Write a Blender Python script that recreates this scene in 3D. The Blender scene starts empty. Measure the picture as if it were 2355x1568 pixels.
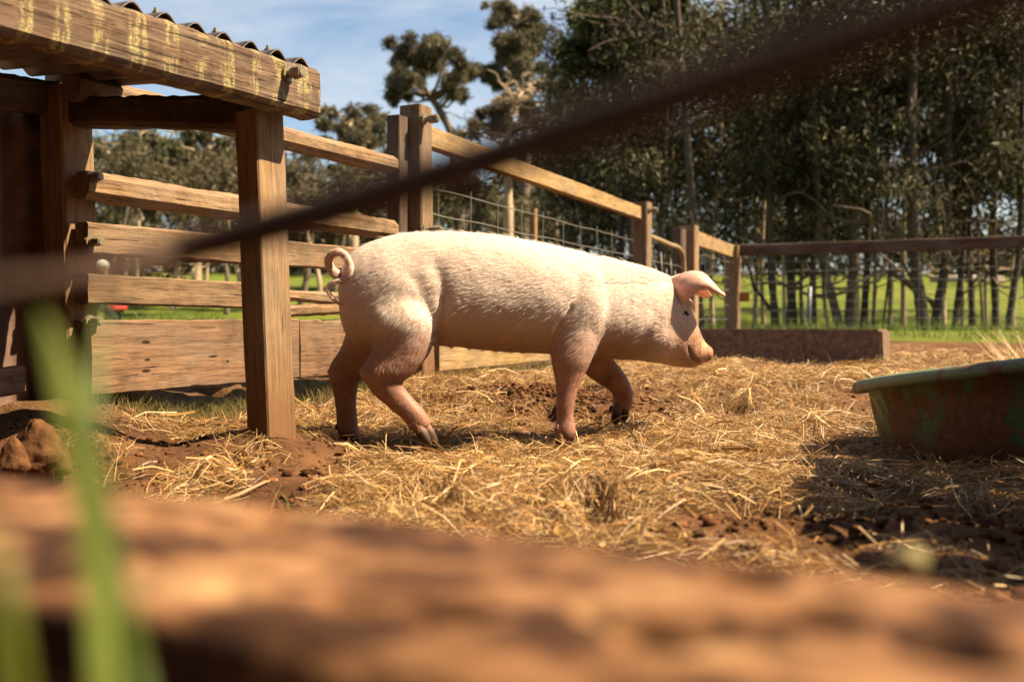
import bpy, bmesh, math, random
import numpy as np
from mathutils import Vector, Matrix, Euler

random.seed(7)
RNG = np.random.default_rng(7)
S = bpy.context.scene
COL = S.collection
R = math.radians

# ------------------------------------------------------------------ camera, sky, sun, exposure
CAM_H = 0.355
PITCH = R(1.1)
cam_d = bpy.data.cameras.new('camera')
cam_d.lens = 35.0
cam_d.sensor_width = 36.0
cam_d.clip_start = 0.02
cam_d.clip_end = 600.0
cam_d.dof.use_dof = True
cam_d.dof.focus_distance = 2.82
cam_d.dof.aperture_fstop = 3.0
cam_d.dof.aperture_blades = 9
cam = bpy.data.objects.new('camera', cam_d)
cam.location = (0, 0, CAM_H)
cam.rotation_euler = (R(90) - PITCH, 0, 0)
COL.objects.link(cam)
S.camera = cam

SUN_EL = R(50)
SUN_H = Vector((0.993, -0.11, 0)).normalized()          # horizontal direction towards the sun
TO_SUN = Vector((SUN_H.x * math.cos(SUN_EL), SUN_H.y * math.cos(SUN_EL), math.sin(SUN_EL)))
sun_d = bpy.data.lights.new('sun', 'SUN')
sun_d.energy = 5.0
sun_d.angle = R(0.53)
sun_d.color = (1.0, 0.80, 0.52)
sun = bpy.data.objects.new('sun', sun_d)
sun.rotation_euler = TO_SUN.to_track_quat('Z', 'Y').to_euler()
sun.location = (20, 5, 30)
COL.objects.link(sun)

world = bpy.data.worlds.new('World')
S.world = world
world.use_nodes = True
wn = world.node_tree.nodes
wl = world.node_tree.links
wn.clear()
w_out = wn.new('ShaderNodeOutputWorld')
w_bg = wn.new('ShaderNodeBackground')
w_bg.inputs['Strength'].default_value = 0.046
w_sky = wn.new('ShaderNodeTexSky')
w_sky.sky_type = 'NISHITA'
w_sky.sun_disc = False
w_sky.sun_elevation = SUN_EL
w_sky.sun_rotation = math.atan2(SUN_H.x, SUN_H.y)
w_sky.air_density = 1.15
w_sky.dust_density = 0.6
w_sky.ozone_density = 1.2
w_tc = wn.new('ShaderNodeTexCoord')
w_map = wn.new('ShaderNodeMapping')
w_map.inputs['Scale'].default_value = (1.5, 1.5, 6.5)
w_map.inputs['Location'].default_value = (3.1, 0.4, 0.9)
w_noi = wn.new('ShaderNodeTexNoise')
w_noi.inputs['Scale'].default_value = 2.2
w_noi.inputs['Detail'].default_value = 9
w_noi.inputs['Roughness'].default_value = 0.62
w_noi.inputs['Distortion'].default_value = 0.35
w_rmp = wn.new('ShaderNodeValToRGB')
w_rmp.color_ramp.elements[0].position = 0.38
w_rmp.color_ramp.elements[0].color = (0, 0, 0, 1)
w_rmp.color_ramp.elements[1].position = 0.78
w_rmp.color_ramp.elements[1].color = (0.75, 0.75, 0.75, 1)
w_mix = wn.new('ShaderNodeMix')
w_mix.data_type = 'RGBA'
w_mix.inputs['B'].default_value = (6.6, 6.5, 6.4, 1)
wl.new(w_tc.outputs['Generated'], w_map.inputs['Vector'])
wl.new(w_map.outputs['Vector'], w_noi.inputs['Vector'])
wl.new(w_noi.outputs['Fac'], w_rmp.inputs['Fac'])
wl.new(w_rmp.outputs['Color'], w_mix.inputs['Factor'])
wl.new(w_sky.outputs['Color'], w_mix.inputs['A'])
wl.new(w_mix.outputs['Result'], w_bg.inputs['Color'])
wl.new(w_bg.outputs['Background'], w_out.inputs['Surface'])

S.view_settings.view_transform = 'Standard'
S.view_settings.look = 'None'
S.view_settings.exposure = 1.75
S.view_settings.gamma = 1.0
S.view_settings.use_curve_mapping = False
S.cycles.use_denoising = True
S.cycles.max_bounces = 6
S.cycles.diffuse_bounces = 2
S.cycles.glossy_bounces = 2
S.cycles.transmission_bounces = 3
S.cycles.transparent_max_bounces = 6
S.cycles.sample_clamp_indirect = 6.0
S.render.film_transparent = False


# ------------------------------------------------------------------ helpers
FV = 2355 * 35.0 / 36.0
CP, SP = math.cos(PITCH), math.sin(PITCH)


def W(xv, yv, Y):
    """world point that a site survey photo (2355 px wide) shows at xv, yv when it stands Y metres ahead"""
    a = (xv - 1177.5) / FV
    b = -(yv - 784.0) / FV
    dy = CP + b * SP
    dz = -SP + b * CP
    k = Y / dy
    return Vector((a * k, Y, CAM_H + dz * k))


def _hash(ix, iy, iz, seed):
    h = (ix.astype(np.int64) * 374761393 + iy.astype(np.int64) * 668265263 + iz.astype(np.int64) * 2147483647 + seed * 974711) & 0xFFFFFFFF
    h = ((h ^ (h >> 13)) * 1274126177) & 0xFFFFFFFF
    h = h ^ (h >> 16)
    return (h & 0xFFFFFF) / float(0xFFFFFF)


def vnoise(p, seed=0):
    p = np.asarray(p, dtype=np.float64)
    i = np.floor(p)
    f = p - i
    f = f * f * (3 - 2 * f)
    i = i.astype(np.int64)
    out = 0
    for dx in (0, 1):
        wx = f[:, 0] if dx else 1 - f[:, 0]
        for dy in (0, 1):
            wy = f[:, 1] if dy else 1 - f[:, 1]
            for dz in (0, 1):
                wz = f[:, 2] if dz else 1 - f[:, 2]
                out = out + wx * wy * wz * _hash(i[:, 0] + dx, i[:, 1] + dy, i[:, 2] + dz, seed)
    return out * 2 - 1


def fbm(p, octaves=4, seed=0, gain=0.5):
    p = np.asarray(p, dtype=np.float64)
    a, s, t = 1.0, 0.0, 0.0
    for k in range(octaves):
        s = s + a * vnoise(p * (2.03 ** k) + 17.3 * k, seed + k)
        t += a
        a *= gain
    return s / t


def fbm2(x, y, sc, octaves=4, seed=0, gain=0.5):
    x = np.asarray(x, dtype=np.float64)
    y = np.asarray(y, dtype=np.float64)
    return fbm(np.stack([x.ravel() * sc, y.ravel() * sc, np.zeros(x.size)], 1), octaves, seed, gain).reshape(x.shape)


def ss(a, b, x):
    t = np.clip((np.asarray(x, dtype=np.float64) - a) / (b - a), 0, 1)
    return t * t * (3 - 2 * t)


def np_mesh(name, verts, faces, smooth=True, tint=None):
    """verts (N,3); faces (M,k) one array or a list of arrays"""
    if not isinstance(faces, (list, tuple)):
        faces = [faces]
    faces = [np.asarray(f, dtype=np.int64) for f in faces if len(f)]
    me = bpy.data.meshes.new(name)
    verts = np.asarray(verts, dtype=np.float32)
    me.vertices.add(len(verts))
    me.vertices.foreach_set('co', verts.ravel())
    loops = np.concatenate([f.ravel() for f in faces])
    sizes = np.concatenate([np.full(len(f), f.shape[1]) for f in faces])
    starts = np.concatenate([[0], np.cumsum(sizes)[:-1]])
    me.loops.add(len(loops))
    me.loops.foreach_set('vertex_index', loops.astype(np.int32))
    me.polygons.add(len(sizes))
    me.polygons.foreach_set('loop_start', starts.astype(np.int32))
    me.polygons.foreach_set('use_smooth', np.full(len(sizes), smooth, dtype=bool))
    me.update(calc_edges=True)
    me.validate()
    if tint is not None:
        at = me.color_attributes.new('tint', 'FLOAT_COLOR', 'POINT')
        t = np.ones((len(verts), 4), dtype=np.float32)
        t[:, :3] = tint
        at.data.foreach_set('color', t.ravel())
    return me


def link(name, me, mat, parent=None, M=None):
    o = bpy.data.objects.new(name, me)
    COL.objects.link(o)
    if mat is not None and me is not None and len(me.materials) == 0:
        me.materials.append(mat)
    if M is not None:
        o.matrix_world = M
    if parent is not None:
        o.parent = parent
        o.matrix_parent_inverse = parent_world(parent).inverted()
    return o


def parent_world(p):
    m = p.matrix_basis.copy()
    q = p
    while q.parent is not None:
        m = q.parent.matrix_basis @ q.matrix_parent_inverse @ m if False else (q.matrix_parent_inverse @ m)
        m = q.parent.matrix_basis @ m
        q = q.parent
    return m


def empty(name, loc, label=None, cat=None, group=None):
    o = bpy.data.objects.new(name, None)
    o.empty_display_size = 0.1
    COL.objects.link(o)
    o.location = loc
    tag(o, label, cat, group)
    return o


def tag(o, label=None, cat=None, group=None, kind=None):
    if label:
        o['label'] = label
    if cat:
        o['category'] = cat
    if group:
        o['group'] = group
    if kind:
        o['kind'] = kind
    return o


def catmull(P, n):
    """resample rows of P along a Catmull-Rom spline, n samples per span"""
    P = np.asarray(P, dtype=np.float64)
    E = np.vstack([2 * P[0] - P[1], P, 2 * P[-1] - P[-2]])
    out = []
    for i in range(1, len(E) - 2):
        for k in range(n):
            t = k / n
            a, b, c, d = E[i - 1], E[i], E[i + 1], E[i + 2]
            out.append(0.5 * (2 * b + (c - a) * t + (2 * a - 5 * b + 4 * c - d) * t * t + (3 * b - a - 3 * c + d) * t ** 3))
    out.append(P[-1])
    return np.array(out)


def tube(path, radii, seg=8, flat=1.0, cap=True):
    """returns verts, [quads, tris] of a tube along path (n,3) with radius per point"""
    path = np.asarray(path, dtype=np.float64)
    n = len(path)
    radii = np.broadcast_to(np.asarray(radii, dtype=np.float64), (n,))
    T = np.gradient(path, axis=0)
    T /= np.linalg.norm(T, axis=1)[:, None] + 1e-12
    ref = np.array([0, 0, 1.0]) if abs(T[0, 2]) < 0.9 else np.array([1.0, 0, 0])
    U = np.zeros_like(T)
    u = ref - T[0] * ref.dot(T[0])
    for i in range(n):
        u = u - T[i] * u.dot(T[i])
        u /= np.linalg.norm(u) + 1e-12
        U[i] = u
    V = np.cross(T, U)
    a = np.linspace(0, 2 * np.pi, seg, endpoint=False)
    ring = (np.cos(a)[None, :, None] * U[:, None, :] + flat * np.sin(a)[None, :, None] * V[:, None, :]) * radii[:, None, None] + path[:, None, :]
    verts = ring.reshape(-1, 3)
    i = np.arange(n - 1)[:, None] * seg
    j = np.arange(seg)[None, :]
    j2 = (j + 1) % seg
    q = np.stack([i + j, i + j2, i + seg + j2, i + seg + j], -1).reshape(-1, 4)
    tris = np.zeros((0, 3), int)
    if cap:
        verts = np.vstack([verts, path[:1], path[-1:]])
        c0, c1 = len(verts) - 2, len(verts) - 1
        jj = np.arange(seg)
        t0 = np.stack([np.full(seg, c0), (jj + 1) % seg, jj], -1)
        b = (n - 1) * seg
        t1 = np.stack([np.full(seg, c1), b + jj, b + (jj + 1) % seg], -1)
        tris = np.vstack([t0, t1])
    return verts, [q, tris]


class MB:
    """collects geometry pieces of one object"""
    def __init__(self):
        self.v, self.f, self.t, self.n = [], [], [], 0

    def add(self, v, fs, tint=None):
        v = np.asarray(v, dtype=np.float64)
        self.v.append(v)
        for f in (fs if isinstance(fs, (list, tuple)) else [fs]):
            if len(f):
                self.f.append(np.asarray(f) + self.n)
        if tint is not None:
            self.t.append(np.broadcast_to(np.asarray(tint, dtype=np.float64), (len(v), 3)))
        self.n += len(v)
        return self

    def mesh(self, name, smooth=True):
        q = [f for f in self.f if f.shape[1] == 4]
        t = [f for f in self.f if f.shape[1] == 3]
        faces = ([np.vstack(q)] if q else []) + ([np.vstack(t)] if t else [])
        return np_mesh(name, np.vstack(self.v), faces, smooth, np.vstack(self.t) if self.t else None)


# ------------------------------------------------------------------ materials
def new_mat(name):
    m = bpy.data.materials.new(name)
    m.use_nodes = True
    nt = m.node_tree
    b = nt.nodes['Principled BSDF']
    return m, nt, b


def nd(nt, typ, **kw):
    n = nt.nodes.new(typ)
    for k, v in kw.items():
        if k.startswith('i_'):
            n.inputs[k[2:].replace('_', ' ')].default_value = v
        else:
            setattr(n, k, v)
    return n


def ramp(nt, fac, stops, interp='LINEAR'):
    r = nt.nodes.new('ShaderNodeValToRGB')
    r.color_ramp.interpolation = interp
    el = r.color_ramp.elements
    while len(el) < len(stops):
        el.new(0.5)
    for e, (p, c) in zip(el, stops):
        e.position = p
        e.color = (*c, 1) if len(c) == 3 else c
    nt.links.new(fac, r.inputs['Fac'])
    return r.outputs['Color']


def mixc(nt, fac, a, b, blend='MIX'):
    m = nt.nodes.new('ShaderNodeMix')
    m.data_type = 'RGBA'
    m.blend_type = blend
    for sock, val in (('Factor', fac), ('A', a), ('B', b)):
        i = m.inputs[sock]
        if isinstance(val, (int, float)):
            i.default_value = val
        elif isinstance(val, (tuple, list)):
            i.default_value = (*val, 1) if len(val) == 3 else val
        else:
            nt.links.new(val, i)
    return m.outputs['Result']


def mth(nt, op, a, b=None, c=None):
    m = nt.nodes.new('ShaderNodeMath')
    m.operation = op
    for k, val in enumerate((a, b, c)):
        if val is None:
            continue
        if isinstance(val, (int, float)):
            m.inputs[k].default_value = val
        else:
            nt.links.new(val, m.inputs[k])
    return m.outputs[0]


def coords(nt, scale=(1, 1, 1), rand=True, out='Object'):
    tc = nt.nodes.new('ShaderNodeTexCoord')
    mp = nt.nodes.new('ShaderNodeMapping')
    mp.inputs['Scale'].default_value = scale
    nt.links.new(tc.outputs[out], mp.inputs['Vector'])
    if rand:
        oi = nt.nodes.new('ShaderNodeObjectInfo')
        mu = mth(nt, 'MULTIPLY', oi.outputs['Random'], 37.0)
        cb = nt.nodes.new('ShaderNodeCombineXYZ')
        for k in range(3):
            nt.links.new(mu, cb.inputs[k])
        nt.links.new(cb.outputs[0], mp.inputs['Location'])
    return mp.outputs['Vector']


def noise(nt, vec, scale, detail=6, rough=0.6, dist=0.0):
    n = nd(nt, 'ShaderNodeTexNoise')
    n.inputs['Scale'].default_value = scale
    n.inputs['Detail'].default_value = detail
    n.inputs['Roughness'].default_value = rough
    n.inputs['Distortion'].default_value = dist
    nt.links.new(vec, n.inputs['Vector'])
    return n.outputs['Fac']


def bump(nt, b, height, strength=0.5, dist=0.01):
    bp = nd(nt, 'ShaderNodeBump')
    bp.inputs['Strength'].default_value = strength
    bp.inputs['Distance'].default_value = dist
    nt.links.new(height, bp.inputs['Height'])
    nt.links.new(bp.outputs['Normal'], b.inputs['Normal'])


ALB = 0.50


def alb(c, k=None):
    return tuple(x * (ALB if k is None else k) for x in c)


def wood_mat(name, dark, mid, light, grain=26, crack=70, stain=(0.05, 0.03, 0.02), stain_amt=0.5, strength=0.7, lichen=None, dirt=None, knots=None, base_mud=False, cr=0.295):
    dark, mid, light, stain = alb(dark), alb(mid), alb(light), alb(stain)
    m, nt, b = new_mat(name)
    v1 = coords(nt, (4.0, grain * 2.8, grain * 2.8))
    v2 = coords(nt, (3.6, crack * 2.6, crack * 2.6))
    v3 = coords(nt, (1, 1.6, 1.6))
    g = noise(nt, v1, 1.0, 5, 0.66, 0.25)
    k = noise(nt, v2, 1.0, 3, 0.6, 0.3)
    s = noise(nt, v3, 7.0, 5, 0.65)
    col = ramp(nt, g, [(0.25, dark), (0.47, mid), (0.75, light)])
    crackm = ramp(nt, k, [(cr, (1, 1, 1)), (cr + 0.07, (0, 0, 0))])
    fine = noise(nt, coords(nt, (9, grain * 6, grain * 6)), 1.0, 3, 0.7)
    col = mixc(nt, 1.0, col, ramp(nt, fine, [(0.30, (0.5, 0.46, 0.42)), (0.5, (0.95, 0.95, 0.95)), (0.7, (1.2, 1.2, 1.2))]), 'MULTIPLY')
    stm = mth(nt, 'MULTIPLY', ramp(nt, s, [(0.48, (0, 0, 0)), (0.68, (1, 1, 1))]), stain_amt)
    col = mixc(nt, stm, col, stain)
    oi = nd(nt, 'ShaderNodeObjectInfo')
    val = ramp(nt, oi.outputs['Random'], [(0.0, (0.70, 0.72, 0.76)), (0.35, (1.05, 1.0, 0.95)), (0.7, (0.88, 0.86, 0.86)), (1.0, (1.12, 1.1, 1.06))])
    col = mixc(nt, 1.0, col, val, 'MULTIPLY')
    big_ = noise(nt, coords(nt, (2.0, 5, 5)), 1.6, 4, 0.6)
    col = mixc(nt, mth(nt, 'MULTIPLY', ramp(nt, big_, [(0.42, (0, 0, 0)), (0.66, (1, 1, 1))]), 0.45), col, alb((0.30, 0.25, 0.20)))
    if base_mud:
        tb = nd(nt, 'ShaderNodeTexCoord')
        sb = nd(nt, 'ShaderNodeSeparateXYZ')
        nt.links.new(tb.outputs['Object'], sb.inputs[0])
        lvl = mth(nt, 'ADD', sb.outputs['X'], mth(nt, 'MULTIPLY', mth(nt, 'SUBTRACT', s, 0.5), 0.5))
        col = mixc(nt, mth(nt, 'MULTIPLY', ramp(nt, lvl, [(0.10, (1, 1, 1)), (0.30, (0, 0, 0))]), 0.8), col, alb((0.26, 0.125, 0.055)))
    if dirt is not None:
        d = noise(nt, coords(nt, (1, 1, 1)), 4.0, 6, 0.6)
        col = mixc(nt, mth(nt, 'MULTIPLY', ramp(nt, d, [(0.42, (0, 0, 0)), (0.6, (1, 1, 1))]), 0.75), col, dirt)
    if lichen is not None:
        tc = nd(nt, 'ShaderNodeTexCoord')
        sp = nd(nt, 'ShaderNodeSeparateXYZ')
        nt.links.new(tc.outputs['Object'], sp.inputs[0])
        wob = noise(nt, coords(nt, (16, 7, 7), False), 1.0, 4, 0.6)
        xx = mth(nt, 'ADD', mth(nt, 'DIVIDE', sp.outputs['X'], lichen), mth(nt, 'MULTIPLY', wob, 1.2))
        fr = mth(nt, 'ABSOLUTE', mth(nt, 'SUBTRACT', mth(nt, 'FRACT', xx), 0.5))
        streak = ramp(nt, mth(nt, 'ADD', fr, mth(nt, 'MULTIPLY', mth(nt, 'SUBTRACT', noise(nt, coords(nt, (40, 40, 40), False), 1.0, 3, 0.6), 0.5), 0.35)), [(0.16, (1, 1, 1)), (0.26, (0, 0, 0))])
        big = noise(nt, coords(nt, (7, 16, 16), False), 1.0, 4, 0.6)
        vo = nd(nt, 'ShaderNodeTexVoronoi')
        vo.feature = 'DISTANCE_TO_EDGE'
        vo.inputs['Scale'].default_value = 1.0
        nt.links.new(coords(nt, (190, 240, 240), False), vo.inputs['Vector'])
        crk = ramp(nt, vo.outputs['Distance'], [(0.05, (0, 0, 0)), (0.16, (1, 1, 1))])
        drip = noise(nt, coords(nt, (85, 30, 12), False), 1.0, 3, 0.6)
        crk = mth(nt, 'MULTIPLY', crk, ramp(nt, drip, [(0.42, (0, 0, 0)), (0.52, (1, 1, 1))]))
        mask = mth(nt, 'MULTIPLY', mth(nt, 'MULTIPLY', streak, ramp(nt, big, [(0.39, (0, 0, 0)), (0.51, (1, 1, 1))])), crk)
        col = mixc(nt, mth(nt, 'MULTIPLY', mask, 0.9), col, (0.42, 0.36, 0.15))
        moss = noise(nt, coords(nt, (10, 14, 14), False), 1.3, 6, 0.7)
        col = mixc(nt, mth(nt, 'MULTIPLY', ramp(nt, moss, [(0.60, (0, 0, 0)), (0.70, (1, 1, 1))]), 0.7), col, (0.13, 0.085, 0.02))
    if knots:
        tc = nd(nt, 'ShaderNodeTexCoord')
        sp = nd(nt, 'ShaderNodeSeparateXYZ')
        nt.links.new(tc.outputs['Object'], sp.inputs[0])
        wob = mth(nt, 'MULTIPLY', mth(nt, 'SUBTRACT', noise(nt, coords(nt, (60, 60, 160), False), 1.0, 3, 0.6), 0.5), 0.9)
        for (kx, kz, rx, rz) in knots:
            dx = mth(nt, 'DIVIDE', mth(nt, 'SUBTRACT', sp.outputs['X'], kx), rx)
            dz = mth(nt, 'DIVIDE', mth(nt, 'SUBTRACT', sp.outputs['Z'], kz), rz)
            rr = mth(nt, 'ADD', mth(nt, 'SQRT', mth(nt, 'ADD', mth(nt, 'MULTIPLY', dx, dx), mth(nt, 'MULTIPLY', dz, dz))), wob)
            crackm = mth(nt, 'MAXIMUM', crackm, mth(nt, 'LESS_THAN', rr, 0.9))
    col = mixc(nt, crackm, col, (0.018, 0.010, 0.005))
    nt.links.new(col, b.inputs['Base Color'])
    b.inputs['Roughness'].default_value = 0.85
    b.inputs['Specular IOR Level'].default_value = 0.25
    h = mth(nt, 'SUBTRACT', mth(nt, 'ADD', mth(nt, 'MULTIPLY', g, 0.7), mth(nt, 'MULTIPLY', fine, 0.35)), crackm)
    bump(nt, b, h, strength, 0.006)
    return m


def plain_mat(name, c1, c2, scale=20, rough=0.8, strength=0.3, metal=0.0, spec=0.3, dist=0.004):
    c1, c2 = alb(c1, 0.6), alb(c2, 0.6)
    m, nt, b = new_mat(name)
    v = coords(nt, (1, 1, 1))
    n = noise(nt, v, scale, 5, 0.65)
    nt.links.new(ramp(nt, n, [(0.35, c1), (0.65, c2)]), b.inputs['Base Color'])
    b.inputs['Roughness'].default_value = rough
    b.inputs['Metallic'].default_value = metal
    b.inputs['Specular IOR Level'].default_value = spec
    bump(nt, b, n, strength, dist)
    return m


def tint_mat(name, rough=0.7, trans=0.0, spec=0.3, mul=1.0, var=0.25, vscale=30):
    """colour comes from the per-piece 'tint' of the mesh, with a little noise"""
    m, nt, b = new_mat(name)
    at = nd(nt, 'ShaderNodeAttribute', attribute_name='tint')
    n = noise(nt, coords(nt, (1, 1, 1), False), vscale, 4, 0.6)
    col = mixc(nt, 1.0, at.outputs['Color'], ramp(nt, n, [(0.3, ((1 - var) * mul,) * 3), (0.7, ((1 + var) * mul,) * 3)]), 'MULTIPLY')
    nt.links.new(col, b.inputs['Base Color'])
    b.inputs['Roughness'].default_value = rough
    b.inputs['Specular IOR Level'].default_value = spec
    if trans > 0:
        tr = nd(nt, 'ShaderNodeBsdfTranslucent')
        nt.links.new(col, tr.inputs['Color'])
        mx = nd(nt, 'ShaderNodeMixShader')
        mx.inputs[0].default_value = trans
        out = nt.nodes['Material Output']
        nt.links.new(b.outputs[0], mx.inputs[1])
        nt.links.new(tr.outputs[0], mx.inputs[2])
        nt.links.new(mx.outputs[0], out.inputs['Surface'])
    return m


M_RAIL = wood_mat('rail_wood', (0.20, 0.11, 0.055), (0.44, 0.27, 0.14), (0.60, 0.40, 0.23), stain=(0.09, 0.045, 0.02), stain_amt=0.55)
M_POST = wood_mat('post_wood', (0.23, 0.13, 0.065), (0.46, 0.29, 0.15), (0.64, 0.44, 0.25), grain=34, crack=110, stain=(0.14, 0.06, 0.025), stain_amt=0.5, strength=0.5, base_mud=True)
M_PLANK = wood_mat('plank_wood', (0.19, 0.10, 0.055), (0.36, 0.20, 0.11), (0.50, 0.31, 0.19), grain=24, crack=60, stain=(0.075, 0.04, 0.022), stain_amt=0.6)
M_KNOT = wood_mat('knotty_plank_wood', (0.19, 0.10, 0.055), (0.36, 0.20, 0.11), (0.50, 0.31, 0.19), grain=24, crack=60, stain=(0.075, 0.04, 0.022), stain_amt=0.6, knots=[(0.185, 0.038, 0.017, 0.006), (0.19, -0.012, 0.012, 0.004), (0.185, -0.044, 0.018, 0.0055), (0.45, -0.012, 0.022, 0.004), (0.51, -0.03, 0.008, 0.004)])
M_YELLOW = wood_mat('pale_wood', (0.30, 0.17, 0.065), (0.54, 0.35, 0.15), (0.68, 0.48, 0.24), grain=30, crack=80, stain=(0.16, 0.09, 0.03), stain_amt=0.55, strength=0.4)
M_BEAM = wood_mat('beam_wood', (0.075, 0.042, 0.026), (0.26, 0.155, 0.095), (0.46, 0.33, 0.23), grain=44, crack=62, stain=(0.05, 0.03, 0.02), stain_amt=0.6, strength=1.0, lichen=0.081, cr=0.335)
M_DARKW = wood_mat('dark_wood', (0.05, 0.026, 0.014), (0.12, 0.065, 0.035), (0.2, 0.11, 0.06), strength=0.6)
M_FARRAIL = wood_mat('brown_rail_wood', (0.08, 0.045, 0.03), (0.17, 0.10, 0.065), (0.26, 0.16, 0.10), grain=22, crack=50)
M_SLEEPER = wood_mat('earthy_wood', (0.12, 0.05, 0.02), (0.30, 0.145, 0.06), (0.44, 0.24, 0.11), grain=7, crack=14, stain=(0.06, 0.025, 0.01), stain_amt=0.7, strength=0.9, dirt=(0.30, 0.14, 0.055))
M_WIRE = plain_mat('galvanised_wire', (0.34, 0.31, 0.27), (0.52, 0.48, 0.42), 60, 0.45, 0.1, 0.6)
M_PIPE = plain_mat('gate_pipe', (0.32, 0.22, 0.12), (0.5, 0.37, 0.22), 30, 0.5, 0.15, 0.2)
M_BOLT = plain_mat('old_bolt', (0.25, 0.19, 0.12), (0.46, 0.37, 0.25), 90, 0.5, 0.3, 0.5)
M_BAR = plain_mat('rusty_bar', (0.04, 0.020, 0.012), (0.08, 0.040, 0.023), 60, 0.8, 0.3, 0.1)
M_SHEET = plain_mat('iron_sheet', (0.20, 0.155, 0.13), (0.40, 0.33, 0.29), 9, 0.55, 0.15, 0.25)
M_RUSTSHEET = plain_mat('rusty_sheet', (0.16, 0.085, 0.06), (0.30, 0.19, 0.15), 12, 0.7, 0.2, 0.1)
M_CONC = plain_mat('old_concrete', (0.16, 0.095, 0.062), (0.34, 0.22, 0.15), 26, 0.9, 0.8, 0, 0.2, 0.008)
M_SIGN = plain_mat('sign_plate', (0.42, 0.17, 0.02), (0.52, 0.23, 0.03), 15, 0.6, 0.05)
M_STEELPOST = plain_mat('grey_steel', (0.13, 0.15, 0.17), (0.22, 0.24, 0.27), 20, 0.5, 0.1, 0.3)
M_LOG = plain_mat('weathered_log', (0.30, 0.24, 0.19), (0.55, 0.47, 0.4), 8, 0.9, 0.5)
M_LEAF = tint_mat('tree_leaves', 0.6, 0.32, 0.2, mul=0.52, var=0.3, vscale=2.0)
M_STRAW = tint_mat('straw_stems', 0.5, 0.2, 0.45, mul=0.70, var=0.2, vscale=50)
M_GRASS = tint_mat('grass_blades', 0.5, 0.5, 0.35, mul=0.70, var=0.2, vscale=30)
M_CLOD = tint_mat('dirt_clods', 0.95, 0.0, 0.1, mul=0.50, var=0.5, vscale=120)


def bark_mat():
    m, nt, b = new_mat('tree_bark')
    v = coords(nt, (5, 5, 0.9))
    n = noise(nt, v, 2.2, 7, 0.65, 0.4)
    at = nd(nt, 'ShaderNodeAttribute', attribute_name='tint')
    col = mixc(nt, 1.0, at.outputs['Color'], ramp(nt, n, [(0.3, (0.45, 0.42, 0.4)), (0.7, (1.5, 1.45, 1.35))]), 'MULTIPLY')
    nt.links.new(col, b.inputs['Base Color'])
    b.inputs['Roughness'].default_value = 0.9
    bump(nt, b, n, 0.6, 0.03)
    return m


M_BARK = bark_mat()


# ------------------------------------------------------------------ ground
def G0(x, y):
    """large shape of the ground"""
    x = np.asarray(x, dtype=np.float64)
    y = np.asarray(y, dtype=np.float64)
    z = 0.10 * ss(2.95, 4.1, y)
    z = z + 0.05 * ss(-0.35, -1.0, x) * ss(2.3, 2.8, y)
    z = z + 0.082 * np.exp(-((x + 0.62) ** 2 + (y - 2.45) ** 2) / 0.05)
    z = z + 0.085 * ss(-0.74, -1.02, x + 0.25 * (y - 2.2)) * ss(2.10, 2.24, y + 0.05 * np.sin(x * 9))
    z = z + 0.05 * np.exp(-(((x - 0.10) / 0.30) ** 2 + ((y - 3.62) / 0.16) ** 2))
    z = z + 0.035 * np.exp(-(((x - 0.1) / 0.5) ** 2 + ((y - 2.05) / 0.28) ** 2))
    z = z + 0.04 * np.exp(-(((x - 1.15) / 0.35) ** 2 + ((y - 3.9) / 0.3) ** 2))
    z = z + 0.05 * np.exp(-(((x - 0.62) / 0.22) ** 2 + ((y - 1.55) / 0.12) ** 2))
    z = z + 0.07 * ss(1.15, 0.7, y)
    z = z + 0.06 * ss(5.5, 9.5, y)
    z = z + 0.09 * np.exp(-(((y - 11.3) / 0.8) ** 2)) * ss(1.5, 3.5, x)
    yy = np.maximum(y - 17.0, 0.0)
    z = z + np.where(yy < 45, 0.072 * yy * ss(0, 6, yy) , 0.072 * 45)
    z = z + 0.5 * ss(70, 160, y)
    z = z - 0.38 * np.exp(-(((x + 5.6) / 2.5) ** 2 + ((y - 14) / 2.5) ** 2))
    return z


FEET = [(-0.226, 2.70), (-0.467, 2.87), (0.15, 2.756), (-0.30, 2.62)]


def G(x, y):
    x = np.asarray(x, dtype=np.float64)
    y = np.asarray(y, dtype=np.float64)
    near = ss(11, 6, np.abs(y) + 0.3 * np.abs(x))
    z = G0(x, y) + near * (0.026 * fbm2(x, y, 3.1, 3, 11) + 0.018 * fbm2(x, y, 9.0, 3, 23))
    # hoof-churned pits
    c = fbm2(x, y, 6.5, 2, 51)
    z = z - near * 0.045 * ss(0.30, 0.55, c)
    pw = np.exp(-((x + 0.61) ** 2 + (y - 2.42) ** 2) / 0.03)
    z = z * (1 - pw) + (G0(x, y) + 0.006 * fbm2(x, y, 14.0, 2, 29)) * pw
    for fx, fy in FEET:
        z = z - 0.022 * np.exp(-((x - fx) ** 2 + (y - fy) ** 2) / 0.012)
    return z + 0.05 * (1 - near) * fbm2(x, y, 0.35, 3, 71)


def gz(x, y):
    return float(G(np.array([x]), np.array([y]))[0])


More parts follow.
